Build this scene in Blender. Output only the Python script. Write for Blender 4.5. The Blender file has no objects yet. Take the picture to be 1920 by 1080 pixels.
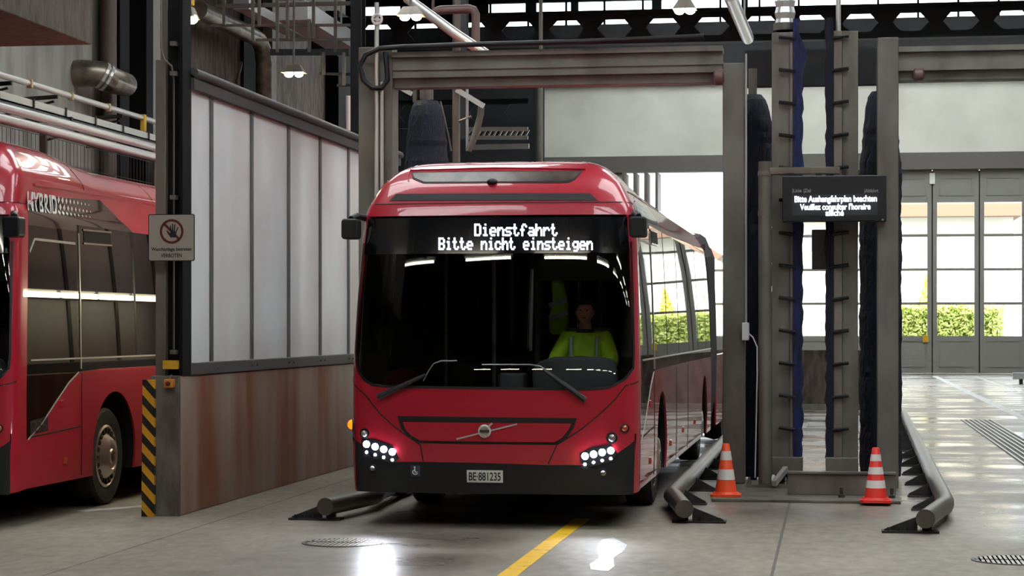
import bpy, bmesh, math, random
from mathutils import Vector, Matrix
random.seed(7)
SC = bpy.context.scene
COL = SC.collection
# ---------------------------------------------------------------- camera
F = 3900.0; H = 1.75; TH = math.atan(600 / F); SN, CN = math.sin(TH), math.cos(TH); V0 = 614.0
cd = bpy.data.cameras.new('camera'); cam = bpy.data.objects.new('camera', cd); COL.objects.link(cam)
cam.location = (0, 0, H); cam.rotation_euler = (math.pi / 2, 0, TH)
cd.sensor_width = 36; cd.lens = F / 1920 * 36; cd.shift_y = (V0 - 540) / 1920; cd.clip_end = 500
SC.camera = cam
# ---------------------------------------------------------------- sky, sun, exposure
wd = bpy.data.worlds.new('sky'); SC.world = wd; wd.use_nodes = True
bg = wd.node_tree.nodes['Background']; bg.inputs[0].default_value = (0.86, 0.93, 1.0, 1); bg.inputs[1].default_value = 6.0
sd = bpy.data.lights.new('sun', 'SUN'); sd.energy = 14; sd.angle = .02; sd.color = (1, .95, .86)
so = bpy.data.objects.new('sun', sd); COL.objects.link(so); so.rotation_euler = (math.radians(52), 0, math.radians(-28))
SC.view_settings.view_transform = 'Standard'; SC.view_settings.look = 'None'
SC.view_settings.exposure = 0.0; SC.view_settings.gamma = 1.0; SC.view_settings.use_curve_mapping = False
SC.cycles.max_bounces = 8; SC.cycles.transparent_max_bounces = 16; SC.cycles.sample_clamp_indirect = 6
SC.cycles.caustics_reflective = False; SC.cycles.caustics_refractive = False
LAMP_TUBE = 34.0; LAMP_FLOOD = 60.0; WALL_TUBE = 26.0; FLOOD_W = 60.0; HEAD_W = 45.0


# ---------------------------------------------------------------- placing: a picture point on a plane of the place
def ray(u):
    k = (u - 960) / F
    return -SN + k * CN, CN + k * SN
def at(u, v, Y):
    dx, dy = ray(u); t = Y / dy
    return Vector((t * dx, Y, H + t * (V0 - v) / F))
def atx(u, v, X):
    dx, dy = ray(u); t = X / dx
    return Vector((X, t * dy, H + t * (V0 - v) / F))
def gr(u, v, z=0):
    dx, dy = ray(u); t = F * (H - z) / (v - V0)
    return Vector((t * dx, t * dy, z))


# ---------------------------------------------------------------- mesh builder
class MB:
    def __init__(s): s.v = []; s.f = []
    def add(s, vs, fs):
        o = len(s.v); s.v += [tuple(a) for a in vs]; s.f += [tuple(i + o for i in q) for q in fs]; return s
    def box(s, x0, x1, y0, y1, z0, z1):
        if x0 > x1: x0, x1 = x1, x0
        if y0 > y1: y0, y1 = y1, y0
        if z0 > z1: z0, z1 = z1, z0
        return s.add([(x0, y0, z0), (x1, y0, z0), (x1, y1, z0), (x0, y1, z0), (x0, y0, z1), (x1, y0, z1), (x1, y1, z1), (x0, y1, z1)],
                     [(0, 3, 2, 1), (4, 5, 6, 7), (0, 1, 5, 4), (1, 2, 6, 5), (2, 3, 7, 6), (3, 0, 4, 7)])
    def bar(s, p, q, w, h=None, up=(0, 0, 1)):
        p, q = Vector(p), Vector(q); h = h or w; d = (q - p).normalized(); up = Vector(up)
        if abs(d.dot(up)) > .98: up = Vector((1, 0, 0))
        a = d.cross(up).normalized() * w / 2; b = a.cross(d).normalized() * h / 2
        vs = [p - a - b, p + a - b, p + a + b, p - a + b, q - a - b, q + a - b, q + a + b, q - a + b]
        return s.add(vs, [(0, 3, 2, 1)[::-1], (4, 5, 6, 7)[::-1], (0, 1, 5, 4)[::-1], (1, 2, 6, 5)[::-1], (2, 3, 7, 6)[::-1], (3, 0, 4, 7)[::-1]])
    def tube(s, pts, r, n=12, cap=True):
        pts = [Vector(p) for p in pts]; rs = r if isinstance(r, (list, tuple)) else [r] * len(pts)
        d0 = (pts[1] - pts[0]).normalized(); a = d0.orthogonal().normalized(); rings = []; vs = []
        for i, p in enumerate(pts):
            if i == 0: d = d0
            elif i == len(pts) - 1: d = (pts[i] - pts[i - 1]).normalized()
            else: d = ((pts[i] - pts[i - 1]).normalized() + (pts[i + 1] - pts[i]).normalized()).normalized()
            a = (a - d * a.dot(d)).normalized(); b = d.cross(a)
            vs += [p + (a * math.cos(2 * math.pi * k / n) + b * math.sin(2 * math.pi * k / n)) * rs[i] for k in range(n)]
        fs = [(i * n + k, i * n + (k + 1) % n, (i + 1) * n + (k + 1) % n, (i + 1) * n + k) for i in range(len(pts) - 1) for k in range(n)]
        if cap: fs += [tuple(range(n))[::-1], tuple(range((len(pts) - 1) * n, len(pts) * n))]
        return s.add(vs, fs)
    def lathe(s, prof, c=(0, 0, 0), n=24, axis=(0, 0, 1), jit=0):
        ax = Vector(axis).normalized(); a = ax.orthogonal().normalized(); b = ax.cross(a); c = Vector(c); vs = []
        for r, z in prof:
            for k in range(n):
                rr = r * (1 + random.uniform(-jit, jit))
                vs.append(c + ax * z + (a * math.cos(2 * math.pi * k / n) + b * math.sin(2 * math.pi * k / n)) * rr)
        m = len(prof)
        fs = [(i * n + k, i * n + (k + 1) % n, (i + 1) * n + (k + 1) % n, (i + 1) * n + k) for i in range(m - 1) for k in range(n)]
        fs += [tuple(range(n))[::-1], tuple(range((m - 1) * n, m * n))]
        return s.add(vs, fs)
    def sph(s, c, r, n=12, m=8):
        r = r if isinstance(r, (tuple, list)) else (r, r, r)
        vs = []
        for i in range(m + 1):
            t = math.pi * i / m
            for k in range(n):
                p = 2 * math.pi * k / n
                vs.append((c[0] + r[0] * math.sin(t) * math.cos(p), c[1] + r[1] * math.sin(t) * math.sin(p), c[2] - r[2] * math.cos(t)))
        return s.add(vs, [(i * n + k, i * n + (k + 1) % n, (i + 1) * n + (k + 1) % n, (i + 1) * n + k) for i in range(m) for k in range(n)])
    def prism(s, poly, a0, a1, plane='xz'):
        n = len(poly)
        mk = {'xz': lambda p, a: (p[0], a, p[1]), 'yz': lambda p, a: (a, p[0], p[1]), 'xy': lambda p, a: (p[0], p[1], a)}[plane]
        vs = [mk(p, a0) for p in poly] + [mk(p, a1) for p in poly]
        return s.add(vs, [tuple(range(n)), tuple(range(n, 2 * n))[::-1]] + [(i, i + n, (i + 1) % n + n, (i + 1) % n) for i in range(n)])
    def mesh(s, name, org=(0, 0, 0)):
        me = bpy.data.meshes.new(name)
        me.from_pydata([(a[0] - org[0], a[1] - org[1], a[2] - org[2]) for a in s.v], [], s.f); me.update()
        bm = bmesh.new(); bm.from_mesh(me); bmesh.ops.recalc_face_normals(bm, faces=bm.faces); bm.to_mesh(me); bm.free()
        return me


ORG = {}
def link(name, me, mt, parent=None, smooth=False, bevel=0):
    o = bpy.data.objects.new(name, me); COL.objects.link(o)
    if mt: me.materials.clear(); me.materials.append(mt)
    if parent:
        o.parent = parent; ORG[o.name] = ORG[parent.name]
    else: ORG[o.name] = Vector((0, 0, 0))
    if smooth:
        for p in me.polygons: p.use_smooth = True
        if smooth is not True:
            pass
    if bevel:
        b = o.modifiers.new('bevel', 'BEVEL'); b.width = bevel; b.segments = 2; b.limit_method = 'ANGLE'; b.harden_normals = False
    return o
def autosmooth(me, ang=40):
    for p in me.polygons: p.use_smooth = True
    bm = bmesh.new(); bm.from_mesh(me)
    for e in bm.edges:
        if len(e.link_faces) != 2 or e.calc_face_angle(0) > math.radians(ang): e.smooth = False
    bm.to_mesh(me); bm.free()
def obj(name, mb, mt, parent=None, smooth=False, bevel=0):
    org = ORG[parent.name] if parent else (0, 0, 0)
    me = mb.mesh(name, org); o = link(name, me, mt, parent, False, bevel)
    if smooth: autosmooth(me)
    return o
def tag(o, label=None, cat=None, group=None, kind=None):
    if label: o['label'] = label
    if cat: o['category'] = cat
    if group: o['group'] = group
    if kind: o['kind'] = kind
    return o
def thing(name, label, cat, loc=(0, 0, 0), group=None):
    o = bpy.data.objects.new(name, None); COL.objects.link(o); o.location = loc; o.empty_display_size = .2
    ORG[o.name] = Vector(loc)
    return tag(o, label, cat, group)
def one(name, mb, mt, label, cat, group=None, kind=None, smooth=False, bevel=0):
    v = [Vector(a) for a in mb.v]
    c = Vector(((min(a.x for a in v) + max(a.x for a in v)) / 2, (min(a.y for a in v) + max(a.y for a in v)) / 2, min(a.z for a in v)))
    me = mb.mesh(name, c); o = link(name, me, mt, None, False, bevel); o.location = c; ORG[o.name] = c
    if smooth: autosmooth(me)
    return tag(o, label, cat, group, kind)
def struct(name, mb, mt, parent=None, smooth=False, bevel=0, label=None, cat=None):
    o = obj(name, mb, mt, parent, smooth, bevel)
    o['kind'] = 'structure'
    if not parent:
        tag(o, label, cat)
    return o
def dup(root, loc, label=None, group=None):
    r = root.copy(); COL.objects.link(r); r.location = loc
    if label: r['label'] = label
    if group: r['group'] = group
    for ch in list(root.children):
        c = ch.copy(); COL.objects.link(c); c.parent = r
        for g2 in ch.children:
            d = g2.copy(); COL.objects.link(d); d.parent = c
    return r
def textmesh(name, body, center, w, h, mt, parent=None, depth=.003, normal='-y', bold=0):
    cu = bpy.data.curves.new(name, 'FONT'); cu.body = body; cu.align_x = 'CENTER'; cu.extrude = .02; cu.offset = bold
    t = bpy.data.objects.new('tmp', cu); COL.objects.link(t)
    bpy.context.view_layer.update()
    me = bpy.data.meshes.new_from_object(t.evaluated_get(bpy.context.evaluated_depsgraph_get()))
    bpy.data.objects.remove(t)
    xs = [v.co.x for v in me.vertices]; ys = [v.co.y for v in me.vertices]
    x0, x1, y0, y1 = min(xs), max(xs), min(ys), max(ys)
    for v in me.vertices:
        a = ((v.co.x - x0) / (x1 - x0) - .5) * w; b = ((v.co.y - y0) / (y1 - y0) - .5) * h; d = depth if v.co.z > 0 else 0
        if normal == '-y': p = Vector((a, -d, b))
        elif normal == '+x': p = Vector((d, a, b))
        v.co = p + Vector(center) - (ORG[parent.name] if parent else Vector((0, 0, 0)))
    me.name = name
    return link(name, me, mt, parent)


# ---------------------------------------------------------------- materials
def lin(c):
    return tuple(((x / 255 / 12.92) if x / 255 <= .04045 else ((x / 255 + .055) / 1.055) ** 2.4) for x in c) + (1,)
def mat(name, rgb, rough=.5, metal=0, coat=0, rgb2=None, scale=4, stretch=(1, 1, 1), lo=.4, hi=.65, bump=0, bscale=60, spec=.5, emit=None, es=0, rough2=None):
    m = bpy.data.materials.new(name); m.use_nodes = True; nt = m.node_tree; p = nt.nodes['Principled BSDF']
    p.inputs['Base Color'].default_value = lin(rgb); p.inputs['Roughness'].default_value = rough; p.inputs['Metallic'].default_value = metal
    p.inputs['Specular IOR Level'].default_value = spec
    if coat: p.inputs['Coat Weight'].default_value = coat; p.inputs['Coat Roughness'].default_value = .03
    if emit: p.inputs['Emission Color'].default_value = lin(emit); p.inputs['Emission Strength'].default_value = es
    if rgb2 or bump or rough2 is not None:
        tc = nt.nodes.new('ShaderNodeTexCoord'); mp = nt.nodes.new('ShaderNodeMapping'); mp.inputs['Scale'].default_value = stretch
        nt.links.new(tc.outputs['Object'], mp.inputs['Vector'])
        nz = nt.nodes.new('ShaderNodeTexNoise'); nz.inputs['Scale'].default_value = scale; nz.inputs['Detail'].default_value = 6
        nt.links.new(mp.outputs[0], nz.inputs['Vector'])
        if rgb2:
            cr = nt.nodes.new('ShaderNodeValToRGB'); cr.color_ramp.elements[0].position = lo; cr.color_ramp.elements[1].position = hi
            cr.color_ramp.elements[0].color = lin(rgb); cr.color_ramp.elements[1].color = lin(rgb2)
            nt.links.new(nz.outputs['Fac'], cr.inputs[0]); nt.links.new(cr.outputs[0], p.inputs['Base Color'])
        if rough2 is not None:
            mr = nt.nodes.new('ShaderNodeMapRange'); mr.inputs[1].default_value = lo; mr.inputs[2].default_value = hi
            mr.inputs[3].default_value = rough; mr.inputs[4].default_value = rough2
            nt.links.new(nz.outputs['Fac'], mr.inputs[0]); nt.links.new(mr.outputs[0], p.inputs['Roughness'])
        if bump:
            n2 = nt.nodes.new('ShaderNodeTexNoise'); n2.inputs['Scale'].default_value = bscale; n2.inputs['Detail'].default_value = 4
            nt.links.new(mp.outputs[0], n2.inputs['Vector'])
            bp = nt.nodes.new('ShaderNodeBump'); bp.inputs['Strength'].default_value = bump; bp.inputs['Distance'].default_value = .02
            nt.links.new(n2.outputs['Fac'], bp.inputs['Height']); nt.links.new(bp.outputs[0], p.inputs['Normal'])
    return m
def glass(name, tint, ior=1.5, haze=0):
    m = bpy.data.materials.new(name); m.use_nodes = True; nt = m.node_tree; nt.nodes.clear()
    out = nt.nodes.new('ShaderNodeOutputMaterial'); mx = nt.nodes.new('ShaderNodeMixShader'); tr = nt.nodes.new('ShaderNodeBsdfTransparent')
    gl = nt.nodes.new('ShaderNodeBsdfGlossy'); fr = nt.nodes.new('ShaderNodeFresnel'); fr.inputs[0].default_value = ior
    tr.inputs[0].default_value = tuple(tint) + (1,); gl.inputs['Roughness'].default_value = .01
    nt.links.new(fr.outputs[0], mx.inputs[0]); nt.links.new(tr.outputs[0], mx.inputs[1]); nt.links.new(gl.outputs[0], mx.inputs[2])
    nt.links.new(mx.outputs[0], out.inputs[0])
    return m
def frosted(name, rgb):
    m = bpy.data.materials.new(name); m.use_nodes = True; nt = m.node_tree; nt.nodes.clear()
    out = nt.nodes.new('ShaderNodeOutputMaterial'); t = nt.nodes.new('ShaderNodeBsdfTranslucent'); t.inputs[0].default_value = lin(rgb)
    nt.links.new(t.outputs[0], out.inputs[0]); return m
def glow(name, rgb, s):
    return mat(name, rgb, .4, emit=rgb, es=s)

M = {}
M['red'] = mat('red_paint', (172, 22, 45), .34, coat=1)
M['black_gloss'] = mat('black_gloss', (14, 15, 19), .08, coat=1)
M['black'] = mat('black_plastic', (20, 21, 24), .45)
M['seam'] = mat('seam_black', (16, 10, 12), .6)
M['rubber'] = mat('rubber', (30, 29, 29), .8, rgb2=(48, 45, 42), scale=9)
M['chrome'] = mat('chrome', (200, 195, 185), .22, metal=1)
M['rim'] = mat('rim_metal', (205, 194, 180), .3, metal=.85)
M['glass'] = glass('windscreen_glass', (.9, .93, .93), 1.5)
M['side_glass'] = glass('side_window_glass', (.36, .34, .31), 1.85)
M['clear'] = glass('clear_glass', (.93, .96, .95), 1.3)
M['roofglass'] = frosted('frosted_roof_glass', (244, 246, 246))
M['led'] = glow('display_led', (225, 236, 255), 5.5)
M['head'] = glow('headlight_led', (225, 235, 255), 45)
M['amber'] = glow('amber_lamp', (255, 104, 8), 2.6)
M['amber_off'] = mat('amber_lens', (170, 70, 30), .2, coat=1)
M['lens'] = mat('lamp_lens', (150, 145, 140), .15, metal=.6, coat=1)
M['white'] = mat('white_paint', (215, 215, 210), .4)
M['plate'] = mat('plate_white', (225, 225, 220), .4)
M['ink'] = mat('black_ink', (15, 15, 15), .6)
M['interior'] = mat('interior_grey', (88, 92, 96), .7)
M['interior_dark'] = mat('interior_dark', (46, 48, 54), .7)
M['seat'] = mat('seat_cloth', (84, 70, 80), .9)
M['bellows'] = mat('bellows_rubber', (66, 66, 68), .7)
M['pole_rail'] = mat('grab_rail', (130, 135, 140), .3, metal=.8)
M['concrete'] = mat('concrete', (112, 107, 98), .85, rgb2=(78, 72, 66), scale=2.2, stretch=(1, 1, .35), lo=.35, hi=.7, bump=.25, bscale=30)
M['concrete_dark'] = mat('concrete_dark', (116, 104, 96), .9, rgb2=(78, 69, 63), scale=9, stretch=(1, 1, .3), bump=.8, bscale=14)
M['concrete_light'] = mat('concrete_light', (156, 153, 145), .85, rgb2=(116, 112, 105), scale=1.6, stretch=(1.5, 1.5, .3), bump=.15)
M['rust_wall'] = mat('rust_stained_wall', (172, 166, 154), .5, rgb2=(136, 86, 58), scale=1.0, stretch=(1, 1.0, .14), lo=.34, hi=.58, bump=.1, bscale=40)
M['kerb_conc'] = mat('wall_end_concrete', (112, 106, 98), .8, rgb2=(78, 72, 66), scale=6, stretch=(1, 1, .4), bump=.3)
M['frost'] = mat('frosted_panel', (232, 234, 235), .4, rgb2=(214, 209, 207), scale=.7, stretch=(1, 1, .6))
M['alu'] = mat('aluminium_rail', (112, 112, 112), .45, metal=.5)
M['darksteel'] = mat('dark_steel', (13, 14, 16), .7, spec=.2)
M['steel'] = mat('galvanised_steel', (116, 112, 105), .5, metal=.3, rgb2=(92, 85, 77), scale=2.2, stretch=(1, 1, .45), rough2=.65)
M['steel_brown'] = mat('stained_steel', (126, 116, 106), .5, metal=.3, rgb2=(98, 88, 80), scale=3, stretch=(1, 1, .25))
M['tubesteel'] = mat('guide_tube_steel', (112, 106, 97), .36, metal=.7, rgb2=(98, 93, 85), scale=3, stretch=(1, .15, 1))
M['bracket'] = mat('bracket_steel', (46, 45, 44), .6, metal=.3)
M['navy'] = mat('navy_bristle', (12, 19, 42), .8, rgb2=(6, 8, 16), scale=22, stretch=(1, 1, .12), bump=.9, bscale=90)
M['blue'] = mat('blue_bristle', (22, 36, 88), .75, rgb2=(10, 16, 40), scale=18, stretch=(1, 1, .2), bump=.9, bscale=80)
M['silver'] = mat('silver_cladding', (205, 204, 200), .3, metal=.55)
M['duct'] = mat('duct_metal', (150, 138, 124), .35, metal=.7, rgb2=(105, 96, 86), scale=5)
M['brownpipe'] = mat('brown_pipe', (100, 86, 80), .5, metal=.2)
M['pinkpipe'] = mat('red_brown_pipe', (108, 82, 78), .45)
M['yellow'] = mat('yellow_plastic', (206, 160, 40), .5)
M['orange_box'] = mat('orange_switch', (196, 120, 50), .5)
M['linepaint'] = mat('yellow_road_paint', (226, 178, 24), .5, rgb2=(150, 128, 60), scale=7, lo=.55, hi=.75)
M['whitepaint'] = mat('worn_white_paint', (176, 178, 176), .45, rgb2=(130, 128, 122), scale=6, lo=.45, hi=.7)
M['cone'] = mat('cone_orange', (246, 84, 38), .5)
M['cone_red'] = mat('cone_red', (226, 52, 42), .5)
M['reflect'] = mat('reflective_white', (228, 222, 216), .4)
M['iron'] = mat('cast_iron', (70, 67, 62), .45, metal=.6)
M['sign'] = mat('sign_face', (160, 152, 142), .5)
M['signred'] = mat('sign_red', (96, 22, 24), .5)
M['wall_white'] = mat('white_render', (212, 210, 198), .8, rgb2=(196, 194, 182), scale=.5)
M['lintel'] = mat('lintel_grey', (98, 93, 88), .6)
M['door_grey'] = mat('door_leaf_grey', (134, 131, 125), .5)
M['roof'] = mat('roof_underside', (44, 44, 45), .85)
M['castel'] = mat('black_beam_paint', (24, 27, 32), .6)
M['screenblack'] = mat('display_housing', (19, 20, 26), .35)
M['mesh_wire'] = mat('fence_wire', (120, 118, 116), .6, metal=.1)
M['skin'] = mat('skin', (176, 122, 100), .55)
M['hair'] = mat('dark_hair', (28, 24, 24), .7)
M['hivis'] = mat('hivis_yellow', (196, 232, 40), .6, rgb2=(168, 205, 34), scale=8, bump=.3, bscale=12)
M['hivis_band'] = mat('reflective_band', (176, 178, 176), .4)
M['trouser'] = mat('navy_trousers', (28, 30, 44), .8)
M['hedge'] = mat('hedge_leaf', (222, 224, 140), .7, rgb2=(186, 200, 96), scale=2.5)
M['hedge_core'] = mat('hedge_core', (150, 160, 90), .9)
M['tree'] = mat('yellow_leaf', (240, 226, 120), .7)
M['bark'] = mat('bark', (80, 66, 52), .9)
M['house'] = mat('house_render', (228, 222, 208), .8)
M['houseroof'] = mat('house_eaves', (128, 100, 82), .8)
M['housewin'] = mat('house_shutter', (150, 156, 156), .4)
M['asphalt'] = mat('yard_asphalt', (130, 130, 128), .9)
M['caprail'] = mat('cap_rail', (66, 64, 62), .6)
M['gallery'] = mat('gallery_concrete', (86, 77, 71), .9, rgb2=(64, 57, 53), scale=8, stretch=(1, 1, .4), bump=.5, bscale=18)
M['ductgrey'] = mat('duct_grey', (150, 150, 148), .5, metal=.2)
M['clamp'] = mat('dull_clamp', (176, 156, 112), .5)
M['hazard'] = mat('hazard_stripes', (206, 150, 30), .5)
nt = M['hazard'].node_tree; p = nt.nodes['Principled BSDF']
tc = nt.nodes.new('ShaderNodeTexCoord'); sp = nt.nodes.new('ShaderNodeSeparateXYZ'); nt.links.new(tc.outputs['Object'], sp.inputs[0])
ad = nt.nodes.new('ShaderNodeMath'); ad.operation = 'MULTIPLY_ADD'; ad.inputs[1].default_value = 1.1
nt.links.new(sp.outputs['X'], ad.inputs[0]); nt.links.new(sp.outputs['Z'], ad.inputs[2])
ml = nt.nodes.new('ShaderNodeMath'); ml.operation = 'MULTIPLY'; ml.inputs[1].default_value = 5.6; nt.links.new(ad.outputs[0], ml.inputs[0])
fc = nt.nodes.new('ShaderNodeMath'); fc.operation = 'FRACT'; nt.links.new(ml.outputs[0], fc.inputs[0])
gt = nt.nodes.new('ShaderNodeMath'); gt.operation = 'GREATER_THAN'; gt.inputs[1].default_value = .5; nt.links.new(fc.outputs[0], gt.inputs[0])
mx = nt.nodes.new('ShaderNodeMix'); mx.data_type = 'RGBA'; mx.inputs[6].default_value = lin((206, 150, 34)); mx.inputs[7].default_value = lin((24, 22, 20))
nt.links.new(gt.outputs[0], mx.inputs[0]); nt.links.new(mx.outputs[2], p.inputs['Base Color'])


def floor_material():
    m = bpy.data.materials.new('wet_concrete_floor'); m.use_nodes = True; nt = m.node_tree; N = nt.nodes; L = nt.links
    p = N['Principled BSDF']
    def node(t, **k):
        n = N.new('ShaderNode' + t)
        for a, b in k.items(): setattr(n, a, b)
        return n
    def math_(op, a, b=None, c=None):
        n = node('Math', operation=op)
        for i, x in enumerate((a, b, c)):
            if x is None: continue
            if isinstance(x, (int, float)): n.inputs[i].default_value = x
            else: L.new(x, n.inputs[i])
        return n.outputs[0]
    tc = node('TexCoord'); sp = node('SeparateXYZ'); L.new(tc.outputs['Object'], sp.inputs[0]); X, Y = sp.outputs['X'], sp.outputs['Y']
    def noise(scale, st, det=6):
        mp = node('Mapping'); mp.inputs['Scale'].default_value = st; L.new(tc.outputs['Object'], mp.inputs['Vector'])
        n = node('TexNoise'); n.inputs['Scale'].default_value = scale; n.inputs['Detail'].default_value = det; L.new(mp.outputs[0], n.inputs['Vector']); return n.outputs['Fac']
    def rng(x, a, b, c, d):
        n = node('MapRange'); L.new(x, n.inputs[0])
        for i, y in enumerate((a, b, c, d)): n.inputs[i + 1].default_value = y
        n.interpolation_type = 'SMOOTHSTEP'; return n.outputs[0]
    big = noise(.55, (1, .55, 1)); fine = noise(9, (1, .5, 1)); streak = noise(1.0, (.45, .8, 1))
    base = math_('ADD', math_('MULTIPLY', big, .6), math_('MULTIPLY', fine, .4))
    cr = node('ValToRGB'); L.new(base, cr.inputs[0])
    cr.color_ramp.elements[0].position = .36; cr.color_ramp.elements[0].color = lin((104, 95, 84))
    cr.color_ramp.elements[1].position = .64; cr.color_ramp.elements[1].color = lin((146, 136, 122))
    # slab joints: along the hall and across it
    def line(c, at_, w):
        d = math_('ABSOLUTE', math_('SUBTRACT', c, at_)); return math_('LESS_THAN', d, w)
    jl = math_('MAXIMUM', line(X, -.42, .012), line(X, 5.2, .012)); jl = math_('MAXIMUM', jl, line(X, -5.5, .01))
    for yy in (30.5, 46.0, 62.0): jl = math_('MAXIMUM', jl, line(Y, yy, .02))
    # wet places: the right lane, the far hall, the strip under the wash frames
    wet_right = math_('MULTIPLY', rng(X, .8, 1.5, 0, 1), rng(Y, 16.6, 18.2, 0, 1))
    wet_far = rng(Y, 22.0, 27.0, 0, 1)
    wet_lane = math_('MULTIPLY', math_('MULTIPLY', rng(X, -5.4, -3.9, 0, 1), rng(X, -2.9, -2.2, 1, 0)), rng(Y, 14.0, 16.0, 1, 1))
    wet_isl = math_('MULTIPLY', math_('MULTIPLY', rng(X, -1.8, -1.2, 0, 1), rng(Y, 18.6, 20.2, 0, 1)), .8)
    wet = math_('MAXIMUM', math_('MAXIMUM', wet_right, wet_far), math_('MAXIMUM', math_('MULTIPLY', wet_lane, .75), wet_isl))
    pud = rng(streak, .32, .68, .3, 1)
    wet = math_('MULTIPLY', wet, pud)
    mixd = node('Mix', data_type='RGBA'); L.new(math_('MULTIPLY', wet, .45), mixd.inputs[0]); L.new(cr.outputs[0], mixd.inputs[6]); mixd.inputs[7].default_value = lin((58, 56, 54))
    mixj = node('Mix', data_type='RGBA'); L.new(math_('MULTIPLY', jl, .75), mixj.inputs[0]); L.new(mixd.outputs[2], mixj.inputs[6]); mixj.inputs[7].default_value = lin((40, 36, 33))
    L.new(mixj.outputs[2], p.inputs['Base Color'])
    r = node('MapRange'); L.new(wet, r.inputs[0]); r.inputs[3].default_value = .62; r.inputs[4].default_value = .14
    L.new(r.outputs[0], p.inputs['Roughness'])
    bp = node('Bump'); bp.inputs['Strength'].default_value = .12; bp.inputs['Distance'].default_value = .01
    L.new(noise(14, (1, .6, 1), 3), bp.inputs['Height']); L.new(bp.outputs[0], p.inputs['Normal'])
    return m
M['floor'] = floor_material()

# ================================================================ SETTING
XL, XR, YB, YF = -11.2, 13.0, -26.0, 80.5
XF, YS = -21.0, 47.3          # the far hall opens wider on the left beyond YS
struct('floor', MB().box(XF - .3, XR + .3, YB, YF + .2, -.3, 0), M['floor'], label='grey wet concrete floor of the bus hall', cat='floor')
struct('ground', MB().box(-60, 60, YF + .2, 150, -.35, -.02), M['asphalt'], label='sunlit yard outside the far doors', cat='ground')
# far wall with two door openings
ZD = 7.75
w = MB()
w.box(XF, -7.95, YF, YF + .4, 0, 8.4); w.box(-4.1, -3.1, YF, YF + .4, 0, ZD); w.box(9.6, XR, YF, YF + .4, 0, 8.4)
w.box(XF, XR, YF, YF + .4, 8.4, 13.5); w.box(XF, XR, YF, YF + .4, 14.75, 16.5)
w.box(XF, XR, YF + .05, YF + .4, ZD, 8.4)
struct('wall_far', w, M['wall_white'], label='white rendered wall above the far folding doors', cat='wall')
struct('trim_1', MB().box(XL, XR, YF - .18, YF, ZD, 8.38), M['lintel'], label='grey lintel band over the far folding doors', cat='trim')
struct('trim_2', MB().box(XF, XR, YF - .3, YF, 11.22, 13.5), M['roof'], label='dark boarding above the white far wall', cat='trim')
cl = MB()
for i in range(23): cl.box(XF + .2 + i * 1.5, XF + .28 + i * 1.5, YF + .05, YF + .2, 13.5, 14.75)
cl.box(XF, XR, YF + .05, YF + .2, 14.05, 14.1); cl.box(XF, XR, YF + .0, YF + .2, at(960, 6, YF).z, 14.75)
for ua, ub in ((640, 680), (750, 915), (985, 1005), (1070, 1084), (1222, 1240), (1390, 1402)): cl.box(at(ua, 5, YF).x, at(ub, 5, YF).x, YF, YF + .2, at(960, 31, YF).z, 14.75)
wf = struct('window_1', cl, M['darksteel'], label='clerestory window band high in the far wall', cat='window')
struct('window_glass', MB().box(XF, XR, YF + .11, YF + .13, 13.5, 14.75), M['clear'], wf)
# side walls
w = MB(); w.box(XL - .3, XL, YB, YS, 0, 8.9); w.box(XF, XL - .3, YS - .3, YS, 0, 16.4); w.box(XF - .3, XF, YS - .3, YF, 0, 16.5); w.box(XL - .3, XL, 41.8, YS, 8.9, 16.4)
struct('wall_left', w, M['concrete'], label='rough concrete wall on the left behind the pipes', cat='wall')
w = MB(); w.box(XR, XR + .3, YB, 40, 0, 8.9); w.box(XR, XR + .3, 40, YF, 0, 16.5)
struct('wall_right', w, M['concrete_light'], label='concrete side wall far to the right', cat='wall')
struct('wall_back', MB().box(XL, XR, YB - .3, YB, 0, 8.9), M['concrete_dark'], label='back wall of the hall behind the viewer', cat='wall')
# roof with glazed strips
roof = MB()
for y0, y1 in ((YB, 9), (12.5, 16.5), (20, 24), (27.5, 31.5), (35, 42)):
    roof.box(XL, XR, y0, y1, 8.8, 9.0)
for y0, y1 in ((9, 12.5), (16.5, 20), (24, 27.5), (31.5, 35)):
    roof.box(XL, -8.8, y0, y1, 8.8, 9.0); roof.box(-3.6, -1.4, y0, y1, 8.8, 9.0); roof.box(6.5, XR, y0, y1, 8.8, 9.0)
roof.box(XF, XL, YS - .3, YF + .4, 16.3, 16.5)
for y0, y1 in ((42, 46), (53, 57), (64, 68), (77, YF + .4)): roof.box(XL, XR, y0, y1, 16.3, 16.5)
for y0, y1 in ((46, 53), (57, 64), (68, 77)):
    for x0, x1 in ((XL, -9), (0, 2), (11, XR)): roof.box(x0, x1, y0, y1, 16.3, 16.5)
roof.box(XL, XR, 41.8, 42, 8.8, 16.4)
struct('ceiling', roof, M['roof'], label='dark roof with glazed strips over the bus hall', cat='ceiling')
k = 0
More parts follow.
